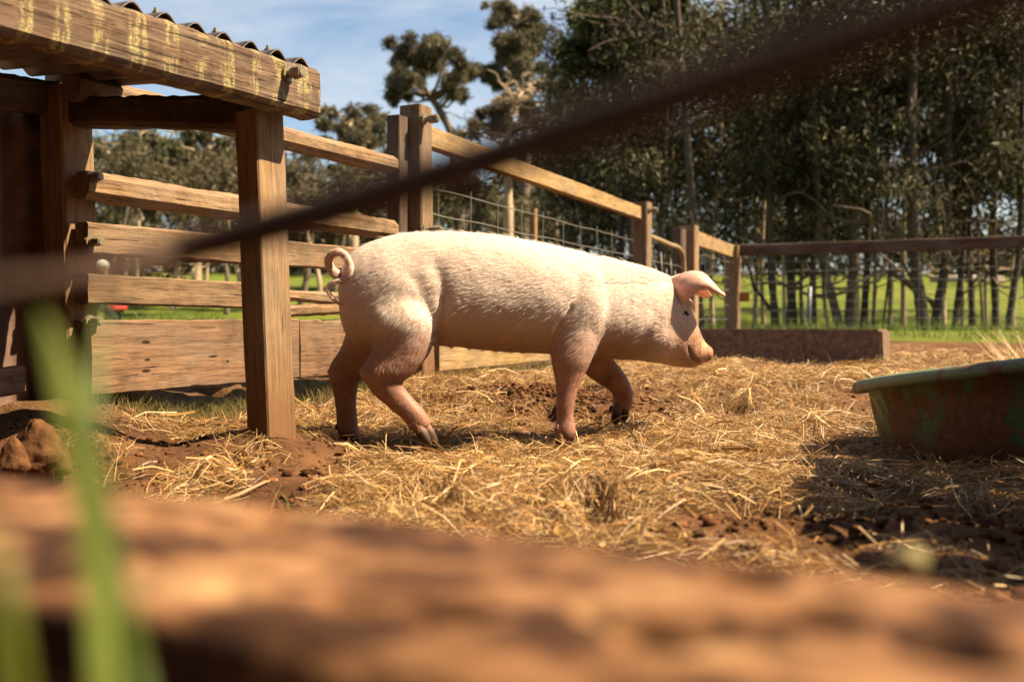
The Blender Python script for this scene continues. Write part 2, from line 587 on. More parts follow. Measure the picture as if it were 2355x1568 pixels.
def straw_cover(x, y):
    """how much of the ground the straw hides, 0..1"""
    d = 0.56 + 0.9 * fbm2(x, y, 2.3, 3, 91) + 0.65 * fbm2(x, y, 6.5, 2, 93)
    d = d + 0.35 * np.exp(-(((x - 0.35) / 0.9) ** 2 + ((y - 2.5) / 0.7) ** 2))
    d = d - 1.15 * ss(-0.2, -0.6, x) * ss(2.75, 2.4, y) * ss(1.6, 1.95, y) * (0.75 + 0.6 * fbm2(x, y, 4.0, 2, 95))
    d = d - 0.9 * np.exp(-(((x - 0.10) / 0.33) ** 2 + ((y - 3.62) / 0.22) ** 2))
    d = d - 0.42 * ss(0.3, 0.8, x) * ss(1.85, 1.55, y)
    d = d - 0.5 * ss(2.0, 1.6, y)
    d = d - 0.5 * ss(6.0, 7.5, y)
    d = d - 0.35 * np.exp(-(((x + 0.05) / 0.16) ** 2 + ((y - 3.2) / 0.12) ** 2))
    for fx, fy in FEET:
        d = d - 0.55 * np.exp(-((x - fx) ** 2 + (y - fy + 0.04) ** 2) / 0.012)
    return np.clip(d, 0, 1)


def build_ground():
    # one sheet: fine cells by the pen, coarse towards the horizon
    xs = np.concatenate([-np.geomspace(400, 4.0, 26), np.linspace(-3.6, -2.0, 22), np.linspace(-1.98, 2.6, 300), np.linspace(2.65, 4.2, 22), np.geomspace(4.6, 400, 26)])
    ys = np.concatenate([np.array([-60, -20, -6, -2, -0.8]), np.linspace(-0.3, 1.1, 40), np.linspace(1.115, 4.4, 250), np.linspace(4.43, 7.5, 110), np.linspace(7.6, 20, 90), np.geomspace(20.5, 420, 60)])
    X, Y = np.meshgrid(xs, ys)
    Z = G(X, Y)
    V = np.stack([X.ravel(), Y.ravel(), Z.ravel()], 1)
    nx, ny = len(xs), len(ys)
    i = np.arange(ny - 1)[:, None] * nx
    j = np.arange(nx - 1)[None, :]
    q = np.stack([i + j, i + j + 1, i + nx + j + 1, i + nx + j], -1).reshape(-1, 4)
    sc = straw_cover(X, Y).ravel()
    grass = ss(8.4, 10.4, Y.ravel() + 1.2 * fbm2(X, Y, 0.8, 3, 5).ravel())
    tint = np.stack([sc, grass, np.zeros_like(sc)], 1)
    me = np_mesh('ground', V, q, True, tint)
    m, nt, b = new_mat('pen_earth_and_meadow')
    at = nd(nt, 'ShaderNodeAttribute', attribute_name='tint')
    sp = nd(nt, 'ShaderNodeSeparateColor')
    nt.links.new(at.outputs['Color'], sp.inputs[0])
    v = coords(nt, (1, 1, 1), False)
    n1 = noise(nt, v, 3.5, 8, 0.65)
    n2 = noise(nt, v, 38.0, 8, 0.7)
    n3 = noise(nt, v, 150.0, 4, 0.6)
    dirt = ramp(nt, n1, [(0.32, (0.065, 0.029, 0.014)), (0.5, (0.135, 0.062, 0.028)), (0.7, (0.215, 0.108, 0.050))])
    dirt = mixc(nt, ramp(nt, n2, [(0.38, (0.8, 0.8, 0.8)), (0.5, (0, 0, 0))]), dirt, (0.030, 0.014, 0.008))
    thatch = ramp(nt, n3, [(0.3, (0.055, 0.030, 0.013)), (0.7, (0.20, 0.12, 0.05))])
    col = mixc(nt, mth(nt, 'MULTIPLY', sp.outputs[0], 0.7), dirt, thatch)
    g1 = noise(nt, v, 0.45, 5, 0.65)
    g2 = noise(nt, v, 5.0, 5, 0.65)
    gcol = ramp(nt, g1, [(0.32, (0.060, 0.085, 0.010)), (0.5, (0.10, 0.125, 0.012)), (0.68, (0.145, 0.155, 0.022))])
    gcol = mixc(nt, mth(nt, 'MULTIPLY', ramp(nt, g2, [(0.4, (0, 0, 0)), (0.7, (1, 1, 1))]), 0.4), gcol, (0.055, 0.07, 0.012))
    col = mixc(nt, sp.outputs[1], col, gcol)
    nt.links.new(col, b.inputs['Base Color'])
    b.inputs['Roughness'].default_value = 0.95
    b.inputs['Specular IOR Level'].default_value = 0.15
    bump(nt, b, mth(nt, 'ADD', n2, mth(nt, 'MULTIPLY', n3, 0.4)), 0.9, 0.02)
    o = link('ground', me, m)
    tag(o, 'red-brown churned earth of the pen running out to a green meadow', None, None, 'structure')
    return o


build_ground()


# ------------------------------------------------------------------ timber and other carpentry
def timber(name, A, B, wid, hei, mat, parent=None, n=None, rough=0.004, seed=0, up=(0, 0, 1), bevel=0.16, waves=3.0, label=None, taper=0.0):
    """a sawn or split piece from A to B; hei along 'up', wid across"""
    A, B = Vector(A), Vector(B)
    d = B - A
    L = d.length
    d.normalize()
    up = Vector(up)
    side = d.cross(up).normalized()
    upv = side.cross(d).normalized()
    n = n or max(6, int(L / 0.025))
    n = min(n, 90)
    bx = min(wid, hei) * bevel
    hw, hh = wid / 2, hei / 2
    prof = [(-hw + bx, -hh), (0, -hh), (hw - bx, -hh), (hw, -hh + bx), (hw, 0), (hw, hh - bx), (hw - bx, hh), (0, hh), (-hw + bx, hh), (-hw, hh - bx), (-hw, 0), (-hw, -hh + bx)]
    prof = np.array(prof)
    k = len(prof)
    xs = np.linspace(0, L, n + 1)
    V = np.zeros((n + 1, k, 3))
    V[:, :, 0] = xs[:, None]
    V[:, :, 1] = prof[None, :, 0]
    V[:, :, 2] = prof[None, :, 1]
    if taper:
        s = 1 - taper * (xs / L)[:, None]
        V[:, :, 1] *= s
        V[:, :, 2] *= s
    P = V.reshape(-1, 3)
    off = fbm(np.stack([P[:, 0] * waves, P[:, 1] * 12, P[:, 2] * 12], 1), 3, seed)
    off2 = fbm(np.stack([P[:, 0] * waves * 7, P[:, 1] * 30, P[:, 2] * 30], 1), 3, seed + 5)
    nrm = np.zeros_like(P)
    nrm[:, 1:] = P[:, 1:] / (np.linalg.norm(P[:, 1:], axis=1)[:, None] + 1e-9)
    P = P + nrm * (off * rough * 2 + off2 * rough)[:, None]
    P[:, 0] += np.where((P[:, 0] < 1e-6) | (P[:, 0] > L - 1e-6), off2 * rough, 0)
    i = np.arange(n)[:, None] * k
    j = np.arange(k)[None, :]
    j2 = (j + 1) % k
    q = np.stack([i + j, i + j2, i + k + j2, i + k + j], -1).reshape(-1, 4)
    P = np.vstack([P, [[0, 0, 0]], [[L, 0, 0]]])
    c0, c1 = len(P) - 2, len(P) - 1
    jj = np.arange(k)
    t0 = np.stack([np.full(k, c0), (jj + 1) % k, jj], -1)
    t1 = np.stack([np.full(k, c1), n * k + jj, n * k + (jj + 1) % k], -1)
    me = np_mesh(name, P, [q[:, ::-1], np.vstack([t0, t1])[:, ::-1]], False)
    M = Matrix((
        (d.x, side.x, upv.x, A.x),
        (d.y, side.y, upv.y, A.y),
        (d.z, side.z, upv.z, A.z),
        (0, 0, 0, 1)))
    o = link(name, me, mat, parent, M)
    if label:
        o['label'] = label
    return o


def pipe(name, pts, r, mat, parent=None, seg=8, radii=None):
    v, f = tube(pts, r if radii is None else radii, seg)
    c = np.mean(v, axis=0)
    me = np_mesh(name, v - c, f, True)
    return link(name, me, mat, parent, Matrix.Translation(Vector(c)))


def bolt(A, n, r, L, parent, name='bolt'):
    A, n = np.array(A), np.array(Vector(n).normalized())
    mb = MB()
    v, f = tube([A, A + n * L * 0.18], [r * 1.8, r * 1.8], 10)
    mb.add(v, f)
    v, f = tube([A + n * L * 0.18, A + n * L], [r, r * 0.95], 10)
    mb.add(v, f)
    v, f = tube([A + n * L * 0.45, A + n * L * 0.95], [r * 1.45, r * 1.4], 6)
    mb.add(v, f)
    me = mb.mesh(name, False)
    return link(name, me, M_BOLT, parent, Matrix.Identity(4))


# ------------------------------------------------------------------ the shelter
BD = Vector((0.5, 0.866, 0)).normalized()         # along the front beam, away from the camera
BR = Vector((-0.866, 0.5, 0.0)).normalized()      # back towards the rear of the shelter
FP = W(612, 620, 2.45); FP.z = 0                  # front post foot (plan)
BP = W(158, 620, 2.74); BP.z = 0
SHELTER = empty('animal_shelter', (FP.x - 0.4, FP.y - 0.3, 0.05), 'old timber lean-to with corrugated iron roof and lichen-streaked front beam', 'shelter')

post_top_f = W(596, 262, 2.46)
post_bot_f = W(627, 1012, 2.45)
post_bot_f.z -= 0.05
side_f = BD
timber('post', post_bot_f, post_top_f, 0.074, 0.098, M_POST, SHELTER, rough=0.0022, seed=3, up=tuple(BD), bevel=0.05, label='front post with a dark shaded face and a bright side')
post_top_b = W(150, 205, 2.76)
post_bot_b = W(175, 915, 2.76)
post_bot_b.z -= 0.12
timber('post', post_bot_b, post_top_b, 0.095, 0.10, M_POST, SHELTER, rough=0.003, seed=9, up=tuple(BD), bevel=0.06, label='rear post half in the shadow of the roof')

be = W(709, 236, 2.47)
BEAM_Z = 0.915
b_end = Vector((be.x, be.y, BEAM_Z))
b_sta = b_end - BD * 1.75
beam = timber('front_beam', b_sta, b_end, 0.075, 0.118, M_BEAM, SHELTER, n=90, rough=0.0035, seed=21, bevel=0.16, waves=6, label='weathered front beam streaked with yellow lichen')
bside = BD.cross(Vector((0, 0, 1))).normalized()   # towards the yard
bo = W(652, 200, 2.41)
bolt(b_end - BD * 0.115 + Vector((0, 0, 0.022)) + bside * 0.036, bside, 0.011, 0.05, SHELTER)

# side beam from the front post to the rear post, under the sheets
timber('side_beam', W(585, 262, 2.47) + Vector((0, 0, 0)), W(60, 258, 2.84), 0.07, 0.085, M_DARKW, SHELTER, rough=0.007, seed=33, waves=4, bevel=0.2)
timber('rear_beam', W(120, 228, 2.80), W(-500, 150, 1.9), 0.07, 0.09, M_DARKW, SHELTER, rough=0.005, seed=35, bevel=0.2)


def corrugated(name, origin, along, across, L, Wd, pitch, amp, mat, parent, thick=0.0022, step=10, edge_seed=1):
    """along = ridge direction, across = direction that crosses the ridges"""
    n = int(Wd / pitch * step)
    u = np.linspace(0, Wd, n + 1)
    vv = np.linspace(0, L, 14)
    along, across = np.array(along), np.array(across)
    nz = np.cross(along, across)
    if nz[2] < 0:
        nz = -nz
    h = amp * np.sin(u / pitch * 2 * np.pi)
    jag = 0.006 * fbm(np.stack([u * 20, u * 0, u * 0], 1), 3, edge_seed)
    P = []
    for s in (1, -1):
        for k, t in enumerate(vv):
            tt = t + (jag if k in (0, 13) else 0)
            P.append(np.array(origin)[None, :] + np.outer(tt * np.ones_like(u), along) + np.outer(u, across) + np.outer(h + s * thick / 2, nz))
    V = np.vstack(P)
    m = n + 1
    q = []
    for s in (0, 1):
        base = s * m * 14
        i = base + np.arange(13)[:, None] * m
        j = np.arange(n)[None, :]
        f = np.stack([i + j, i + j + 1, i + m + j + 1, i + m + j], -1).reshape(-1, 4)
        q.append(f if s == 0 else f[:, ::-1])
    o2 = m * 14
    j = np.arange(n)
    for k in (0, 13):
        q.append(np.stack([k * m + j, k * m + j + 1, o2 + k * m + j + 1, o2 + k * m + j], -1))
    for e in (0, n):
        i = np.arange(13)
        q.append(np.stack([i * m + e, (i + 1) * m + e, o2 + (i + 1) * m + e, o2 + i * m + e], -1))
    me = np_mesh(name, V, np.vstack(q), True)
    return link(name, me, mat, parent, Matrix.Identity(4))


PITCH_C = 0.081
RIDGE = (BR + Vector((0, 0, 0.07))).normalized()
ro = b_end + bside * 0.030 + Vector((0, 0, 0.059 + 0.002)) - BD * 1.70
roof = corrugated('roof_sheet', ro, RIDGE, BD, 0.86, 1.70 - 0.015, PITCH_C, 0.0125, M_SHEET, SHELTER)
# roofing screws along the front edge, on every second crest
ncrest = int(1.68 / PITCH_C)
for k in range(1, ncrest, 2):
    u = (k + 0.25) * PITCH_C
    p = ro + BD * u + RIDGE * 0.03 + Vector((0, 0, 0.012))
    v, f = tube([np.array(p), np.array(p) + [0, 0, 0.004], np.array(p) + [0, 0, 0.0041], np.array(p) + [0, 0, 0.012]], [0.008, 0.008, 0.0045, 0.004], 6)
    me = np_mesh('roof_screw', v - np.array(p), f, False)
    link('roof_screw', me, M_BOLT, roof, Matrix.Translation(p))
# rear wall of upright sheets
wo = W(112, 270, 2.80)
wall_o = np.array([wo.x, wo.y, 0.06])
corrugated('wall_sheet', wall_o + np.array(BD) * -1.2 + [0, 0, 0.02], (0, 0, 1), tuple(BD), 0.85, 1.22, 0.076, 0.009, M_RUSTSHEET, SHELTER, edge_seed=8)
timber('base_board', W(-260, 905, 2.1), W(44, 872, 2.62), 0.04, 0.075, M_PLANK, SHELTER, seed=77)
# taller pale timber standing up behind the roof
tall = W(147, -40, 2.95)
timber('post', (tall.x, tall.y, 0.05), (tall.x, tall.y, 1.75), 0.08, 0.09, M_YELLOW, SHELTER, rough=0.002, seed=79, up=tuple(BD), label='pale upright standing up behind the roof')

# ------------------------------------------------------------------ stockade fence on the left
P0 = Vector((-1.165, 2.70, 0))
P1 = Vector((-0.475, 4.0, 0))
FD = (P1 - P0).normalized()
FL = (P1 - P0).length
FN = Vector((FD.y, -FD.x, 0))
STOCK = empty('rail_fence', (P0.x + 0.2, P0.y + 0.3, 0.12), 'fence of rough-hewn horizontal timber rails behind the lean-to post', 'fence')


def on_fence(t, z, off=0.0):
    p = P0 + FD * (t * FL) + FN * off
    return Vector((p.x, p.y, z))


timber('rail', on_fence(-0.02, 0.985), on_fence(0.99, 0.98), 0.07, 0.072, M_RAIL, STOCK, n=90, rough=0.0035, seed=41, bevel=0.3, waves=5)
timber('rail', on_fence(0.0, 0.724), on_fence(0.995, 0.722), 0.07, 0.078, M_RAIL, STOCK, n=90, rough=0.0035, seed=42, bevel=0.28, waves=5)
timber('rail', on_fence(0.0, 0.582), on_fence(0.90, 0.592), 0.05, 0.088, M_RAIL, STOCK, n=90, rough=0.003, seed=43, bevel=0.12)
timber('rail', on_fence(0.0, 0.444), on_fence(0.52, 0.440), 0.05, 0.084, M_RAIL, STOCK, n=60, rough=0.003, seed=44, bevel=0.12)
timber('rail', on_fence(0.50, 0.450, 0.01), on_fence(0.93, 0.428, 0.01), 0.045, 0.040, M_RAIL, STOCK, n=40, rough=0.006, seed=45, bevel=0.25)
timber('rail', on_fence(0.50, 0.385, 0.012), on_fence(0.93, 0.425, 0.0), 0.045, 0.044, M_RAIL, STOCK, n=40, rough=0.007, seed=46, bevel=0.25)
timber('plank', on_fence(0.0, 0.258), on_fence(0.58, 0.262), 0.07, 0.205, M_KNOT, STOCK, n=70, rough=0.003, seed=47, bevel=0.06)
timber('plank', on_fence(0.582, 0.262), on_fence(1.02, 0.258), 0.07, 0.205, M_PLANK, STOCK, n=70, rough=0.006, seed=48, bevel=0.08)
# bolts on the rear post
bside2 = FN
for yv in (470, 618, 800):
    p = W(203, yv - 62, 2.70)
    bolt(p, (0.9, -0.35, 0), 0.009, 0.045, STOCK)

# ------------------------------------------------------------------ mesh fence from the corner to the far corner
C0 = Vector((-0.38, 4.12, 0))
C3 = Vector((2.30, 10.25, 0))
CD = (C3 - C0).normalized()
CN = Vector((CD.y, -CD.x, 0))


def plan_at(xv):
    """point on the fence line that the view shows at column xv"""
    a = (xv - 1177.5) / FV
    t = (a * C0.y - C0.x) / (CD.x - a * CD.y)
    return C0 + CD * t


CORNER = empty('corner_fence', (C0.x, C0.y, 0.1), 'wire mesh fence with thick pale posts and sloping top rail behind the pig', 'fence')


def post_on(xv, ytop, wid, parent, seed, mat=M_POST, zb=0.02, lean=0.0, label=None):
    p = plan_at(xv)
    t = W(xv, ytop, p.y)
    return timber('post', (p.x + lean, p.y, zb), (p.x, p.y, t.z), wid, wid, mat, parent, rough=0.0025, seed=seed, up=tuple(CD), bevel=0.06, label=label)


post_on(957, 247, 0.098, CORNER, 51, zb=0.05, lean=0.012)
pe = plan_at(918)
timber('post', (pe.x - 0.01, pe.y + 0.06, 0.05), (pe.x - 0.01, pe.y + 0.06, W(910, 262, pe.y).z), 0.06, 0.08, M_FARRAIL, CORNER, rough=0.002, seed=52, up=tuple(CD), bevel=0.06)
pA, pB, pC, pD = plan_at(975), plan_at(1466), plan_at(1583), plan_at(1684)
ZR = 1.125
timber('rail', (pA.x, pA.y, ZR), (pB.x, pB.y, ZR - 0.005), 0.05, 0.088, M_YELLOW, CORNER, n=90, rough=0.002, seed=53, bevel=0.08)
post_on(1474, 466, 0.125, CORNER, 54)
timber('plank', tuple(plan_at(985) + CN * 0.03 + Vector((0, 0, 0.205))), tuple(plan_at(1440) + CN * 0.03 + Vector((0, 0, 0.205))), 0.045, 0.115, M_YELLOW, CORNER, n=80, rough=0.0015, seed=55, bevel=0.08)
# foot of the corner post and a short stub beside it
bolt(W(972, 275, 4.03), (0.9, -0.3, 0), 0.013, 0.07, CORNER)
bolt(W(972, 530, 4.03), (0.9, -0.3, 0), 0.012, 0.085, CORNER)
bolt(W(1490, 484, 6.85), (0.9, -0.3, 0), 0.014, 0.07, CORNER)
# wires
rw = random.Random(5)


def wire_panel(parent, A, B, zs, spacing, r=0.0017, z0=None, z1=None, sag=0.004, offn=Vector((0, 0, 0)), seed=0):
    rr = random.Random(seed)
    A, B = Vector(A) + offn, Vector(B) + offn
    L = (B - A).length
    d = (B - A) / L
    for z in zs:
        n = 14
        pts = []
        for i in range(n + 1):
            p = A + d * (L * i / n)
            pts.append((p.x, p.y, z + rr.uniform(-sag, sag)))
        v, f = tube(catmull(pts, 2), r, 5, cap=False)
        link('wire', np_mesh('wire', v, f), M_WIRE, parent, Matrix.Identity(4))
    k = 0.08
    za, zb = (min(zs) if z0 is None else z0), (max(zs) if z1 is None else z1)
    while k < L:
        p = A + d * (k + rr.uniform(-0.004, 0.004))
        q = p + Vector((rr.uniform(-.006, .006), 0, 0))
        v, f = tube([(p.x, p.y, za - 0.03), ((p.x + q.x) / 2, p.y, (za + zb) / 2), (q.x, q.y, zb + 0.03)], r * 0.8, 5, cap=False)
        link('wire', np_mesh('wire', v, f), M_WIRE, parent, Matrix.Identity(4))
        k += spacing


wire_panel(CORNER, plan_at(990), plan_at(1455), [0.92, 0.81, 0.70, 0.59, 0.48, 0.37], 0.30, 0.0026, seed=1, sag=0.0035)
thin = W(1227, 560, 7.4)
timber('post', (thin.x, thin.y, 0.1), (thin.x, thin.y, W(1227, 480, 7.4).z), 0.045, 0.05, M_YELLOW, CORNER, rough=0.002, seed=57, up=tuple(CD))

# gate between the third and fourth post
GATE = empty('pipe_gate', (plan_at(1525).x, plan_at(1525).y, 0.15), 'small bent pipe gate with broken wire netting between two posts', 'gate')
gpts = [W(1497, 546, plan_at(1497).y), W(1515, 552, plan_at(1515).y), W(1540, 563, plan_at(1540).y), W(1556, 568, plan_at(1556).y), W(1566, 578, plan_at(1562).y), W(1571, 596, plan_at(1568).y), W(1573, 640, plan_at(1570).y), W(1573, 760, plan_at(1570).y)]
pipe('gate_frame', catmull([tuple(p) for p in gpts], 5), 0.021, M_PIPE, GATE, 10)
for z in (0.80, 0.70, 0.61):
    a, b2 = plan_at(1498), plan_at(1570)
    pts = [(a.x + (b2.x - a.x) * t, a.y + (b2.y - a.y) * t, z + rw.uniform(-.01, .01)) for t in np.linspace(0, 1, 7)]
    pipe('wire', catmull(pts, 2), 0.003, M_WIRE, GATE, 5)
for t in (0.12, 0.28, 0.44, 0.58, 0.72, 0.86):
    a, b2 = plan_at(1498), plan_at(1570)
    x, y = a.x + (b2.x - a.x) * t, a.y + (b2.y - a.y) * t
    pipe('wire', [(x, y, 0.5), (x + .01, y, 0.7), (x, y, 0.84 + rw.uniform(-.1, .08))], 0.0028, M_WIRE, GATE, 5)
pipe('twig', [W(1517, 575, plan_at(1530).y), W(1519, 610, plan_at(1530).y)], 0.006, M_DARKW, GATE, 5)

FAR = empty('far_fence', (C3.x + 1.5, C3.y - 0.8, 0.15), 'dark brown top rail and square wire netting fence in front of the tree trunks', 'fence')
post_on(1583, 520, 0.145, FAR, 61, label='pale gate post')
pp = plan_at(1566)
timber('post', (pp.x, pp.y + 0.12, 0.05), (pp.x, pp.y + 0.12, W(1566, 524, pp.y).z), 0.1, 0.12, M_FARRAIL, FAR, seed=62, up=tuple(CD))
timber('rail', (pC.x, pC.y, 1.075), (pD.x, pD.y, 1.065), 0.05, 0.125, M_YELLOW, FAR, n=50, rough=0.002, seed=63, bevel=0.08, label='short pale rail beside the gate post')
post_on(1684, 566, 0.145, FAR, 64)
E1 = Vector((5.9, 8.15, 0))
timber('rail', (pD.x + 0.05, pD.y - 0.02, 1.075), (E1.x, E1.y, 1.06), 0.06, 0.108, M_FARRAIL, FAR, n=90, rough=0.004, seed=65, bevel=0.1)
timber('post', (E1.x, E1.y, 0.05), (E1.x, E1.y, 1.15), 0.13, 0.13, M_FARRAIL, FAR, seed=66, up=tuple(CD))
wire_panel(FAR, plan_at(1592), plan_at(1676), [0.95, 0.80, 0.66, 0.52, 0.38, 0.24], 0.42, 0.0030, z1=0.95, seed=2, sag=0.012)
wire_panel(FAR, pD, E1, [0.95, 0.85, 0.75, 0.65, 0.56, 0.47, 0.39, 0.31, 0.23], 0.42, 0.0022, z1=1.02, seed=3, sag=0.006)
bolt(W(1681, 583, pD.y - 0.10), (-0.2, -0.95, 0), 0.02, 0.03, FAR)
bolt(W(1680, 603, pD.y - 0.10), (-0.2, -0.95, 0), 0.02, 0.03, FAR)

sg = W(1712, 682, 10.05)
mb = MB()
bm = bmesh.new()
bmesh.ops.create_cube(bm, size=1)
bmesh.ops.scale(bm, vec=(0.105, 0.006, 0.095), verts=bm.verts)
bmesh.ops.bevel(bm, geom=list(bm.edges), offset=0.0025, segments=2, affect='EDGES')
me = bpy.data.meshes.new('sign')
bm.to_mesh(me)
bm.free()
so = link('warning_sign', me, M_SIGN, None, Matrix.Translation(sg) @ Matrix.Rotation(R(-30), 4, 'Z'))
tag(so, 'small square orange sign wired to the netting', 'sign')

sp0 = W(1858, 760, 12.0)
pk = pipe('steel_picket', [(sp0.x, sp0.y, gz(sp0.x, sp0.y) - 0.02), (sp0.x + 0.02, sp0.y, W(1862, 660, 12.0).z)], 0.028, M_STEELPOST, None, 6)
tag(pk, 'short blue-grey steel picket standing among the tree trunks', 'picket')


# ------------------------------------------------------------------ concrete trough
def build_trough():
    a = R(28)
    d = Vector((math.cos(a), -math.sin(a), 0))
    nrm = Vector((-math.sin(a), -math.cos(a), 0))
    fr = W(2032, 790, 5.75)
    L, wd, ht = 1.75, 0.34, 0.235
    o = Vector((fr.x, fr.y, 0.075)) - d * L
    bm = bmesh.new()
    sec = [(-0.0, 0.0), (0.0, ht), (0.05, ht), (0.075, 0.07), (wd - 0.075, 0.07), (wd - 0.05, ht), (wd, ht), (wd, 0.0)]
    # outer block with a hollow top
    def P(x, y, z):
        return bm.verts.new((x, y, z))
    w = 0.05
    outer_b = [P(0, 0, 0), P(L, 0, 0), P(L, wd, 0), P(0, wd, 0)]
    outer_t = [P(0.01, 0.008, ht), P(L - 0.01, 0.008, ht), P(L - 0.01, wd - 0.008, ht), P(0.01, wd - 0.008, ht)]
    inn_t = [P(w, w, ht), P(L - w, w, ht), P(L - w, wd - w, ht), P(w, wd - w, ht)]
    inn_b = [P(w + .03, w + .03, 0.07), P(L - w - .03, w + .03, 0.07), P(L - w - .03, wd - w - .03, 0.07), P(w + .03, wd - w - .03, 0.07)]
    for i in range(4):
        j = (i + 1) % 4
        bm.faces.new((outer_b[i], outer_b[j], outer_t[j], outer_t[i]))
        bm.faces.new((outer_t[i], outer_t[j], inn_t[j], inn_t[i]))
        bm.faces.new((inn_t[i], inn_t[j], inn_b[j], inn_b[i]))
    bm.faces.new(inn_b)
    bm.faces.new(outer_b[::-1])
    bmesh.ops.bevel(bm, geom=list(bm.edges), offset=0.012, segments=2, affect='EDGES')
    bmesh.ops.subdivide_edges(bm, edges=[e for e in bm.edges if e.calc_length() > 0.1], cuts=24, use_grid_fill=True)
    co = np.array([v.co[:] for v in bm.verts])
    dz = fbm(co * 14, 3, 3)[:, None] * np.array([0.003, 0.004, 0.004])
    for v, q in zip(bm.verts, co + dz):
        v.co = q
    me = bpy.data.meshes.new('trough')
    bm.normal_update()
    bm.to_mesh(me)
    bm.free()
    back = -nrm
    M = Matrix(((d.x, back.x, 0, o.x), (d.y, back.y, 0, o.y), (0, 0, 1, o.z), (0, 0, 0, 1)))
    t = link('feed_trough', me, M_CONC, None, M)
    tag(t, 'long brown concrete feed trough standing behind the pig\'s snout', 'trough')


build_trough()


# ------------------------------------------------------------------ green tub
def build_tub():
    T = empty('feed_tub', (1.41, 2.60, -0.01), 'scuffed green plastic tub caked with mud at the edge of the straw', 'tub')
    Rm, h = 0.425, 0.30
    prof = [(0.0, 0.0), (Rm - 0.18, 0.0), (Rm - 0.11, 0.012), (Rm - 0.07, 0.055), (Rm - 0.05, 0.12), (Rm - 0.038, 0.2), (Rm - 0.034, h - 0.018)]
    inner = [(Rm - 0.042, h - 0.016), (Rm - 0.048, 0.2), (Rm - 0.06, 0.12), (Rm - 0.08, 0.06), (Rm - 0.12, 0.03), (0.0, 0.028)]
    lip = [(Rm - 0.034, h - 0.020), (Rm - 0.006, h - 0.024), (Rm + 0.002, h - 0.026), (Rm + 0.006, h - 0.012), (Rm + 0.0, h + 0.003), (Rm - 0.012, h + 0.008), (Rm - 0.03, h + 0.006), (Rm - 0.042, h - 0.004), (Rm - 0.042, h - 0.016)]

    def lathe(pr, name, mat, closed=False, par=T):
        seg = 96
        a = np.linspace(0, 2 * np.pi, seg, endpoint=False)
        pr = np.array(pr)
        V = np.zeros((len(pr), seg, 3))
        wob = 1 + 0.006 * np.sin(a * 3 + 1) + 0.004 * np.sin(a * 5)
        V[:, :, 0] = pr[:, 0][:, None] * (np.cos(a) * wob)[None, :] * 1.06
        V[:, :, 1] = pr[:, 0][:, None] * (np.sin(a) * wob)[None, :]
        V[:, :, 2] = pr[:, 1][:, None] + (0.004 * np.sin(a * 2 + 0.7))[None, :] * (pr[:, 1] / h)[:, None]
        k = len(pr)
        i = np.arange(k if closed else k - 1)[:, None] * seg
        i2 = (np.arange(k if closed else k - 1)[:, None] + 1) % k * seg
        j = np.arange(seg)[None, :]
        j2 = (j + 1) % seg
        q = np.stack([i + j, i + j2, i2 + j2, i2 + j], -1).reshape(-1, 4)
        me = np_mesh(name, V.reshape(-1, 3), q, True)
        M = Matrix.Translation((1.41, 2.60, -0.048)) @ Matrix.Rotation(R(-7), 4, 'Y') @ Matrix.Rotation(R(-6.5), 4, 'X')
        return link(name, me, mat, par, M)

    m, nt, b = new_mat('green_plastic')
    v = coords(nt, (1, 1, 1), False)
    n1 = noise(nt, v, 5.2, 6, 0.66, 0.5)
    n2 = noise(nt, v, 45, 6, 0.7)
    base = ramp(nt, n2, [(0.3, (0.040, 0.095, 0.032)), (0.7, (0.085, 0.165, 0.060))])
    mud = ramp(nt, n2, [(0.3, (0.080, 0.033, 0.014)), (0.7, (0.20, 0.086, 0.034))])
    sum_ = mth(nt, 'ADD', n1, mth(nt, 'MULTIPLY', mth(nt, 'SUBTRACT', n2, 0.5), 0.45))
    tz = nd(nt, 'ShaderNodeTexCoord')
    sz = nd(nt, 'ShaderNodeSeparateXYZ')
    nt.links.new(tz.outputs['Object'], sz.inputs[0])
    sum_ = mth(nt, 'ADD', sum_, mth(nt, 'MULTIPLY', mth(nt, 'SUBTRACT', 0.19, sz.outputs['Z']), 0.9))
    k = ramp(nt, sum_, [(0.44, (0, 0, 0)), (0.54, (1, 1, 1))])
    nt.links.new(mixc(nt, k, base, mud), b.inputs['Base Color'])
    rr = mixc(nt, k, (0.45, 0.45, 0.45), (0.9, 0.9, 0.9))
    nt.links.new(rr, b.inputs['Roughness'])
    bump(nt, b, mth(nt, 'ADD', k, n2), 0.5, 0.004)
    lathe(prof, 'wall', m)
    lathe(inner, 'inner_wall', m)
    m2, nt2, b2 = new_mat('green_rim')
    v = coords(nt2, (1, 1, 1), False)
    n1 = noise(nt2, v, 9, 6, 0.65)
    n2 = noise(nt2, v, 60, 5, 0.7)
    base = ramp(nt2, n2, [(0.3, (0.11, 0.155, 0.075)), (0.7, (0.17, 0.215, 0.115))])
    k = ramp(nt2, n1, [(0.53, (0, 0, 0)), (0.6, (1, 1, 1))])
    nt2.links.new(mixc(nt2, k, base, (0.13, 0.06, 0.026)), b2.inputs['Base Color'])
    b2.inputs['Roughness'].default_value = 0.55
    bump(nt2, b2, n2, 0.3, 0.003)
    lathe(lip, 'rim', m2, True)
    return T


build_tub()

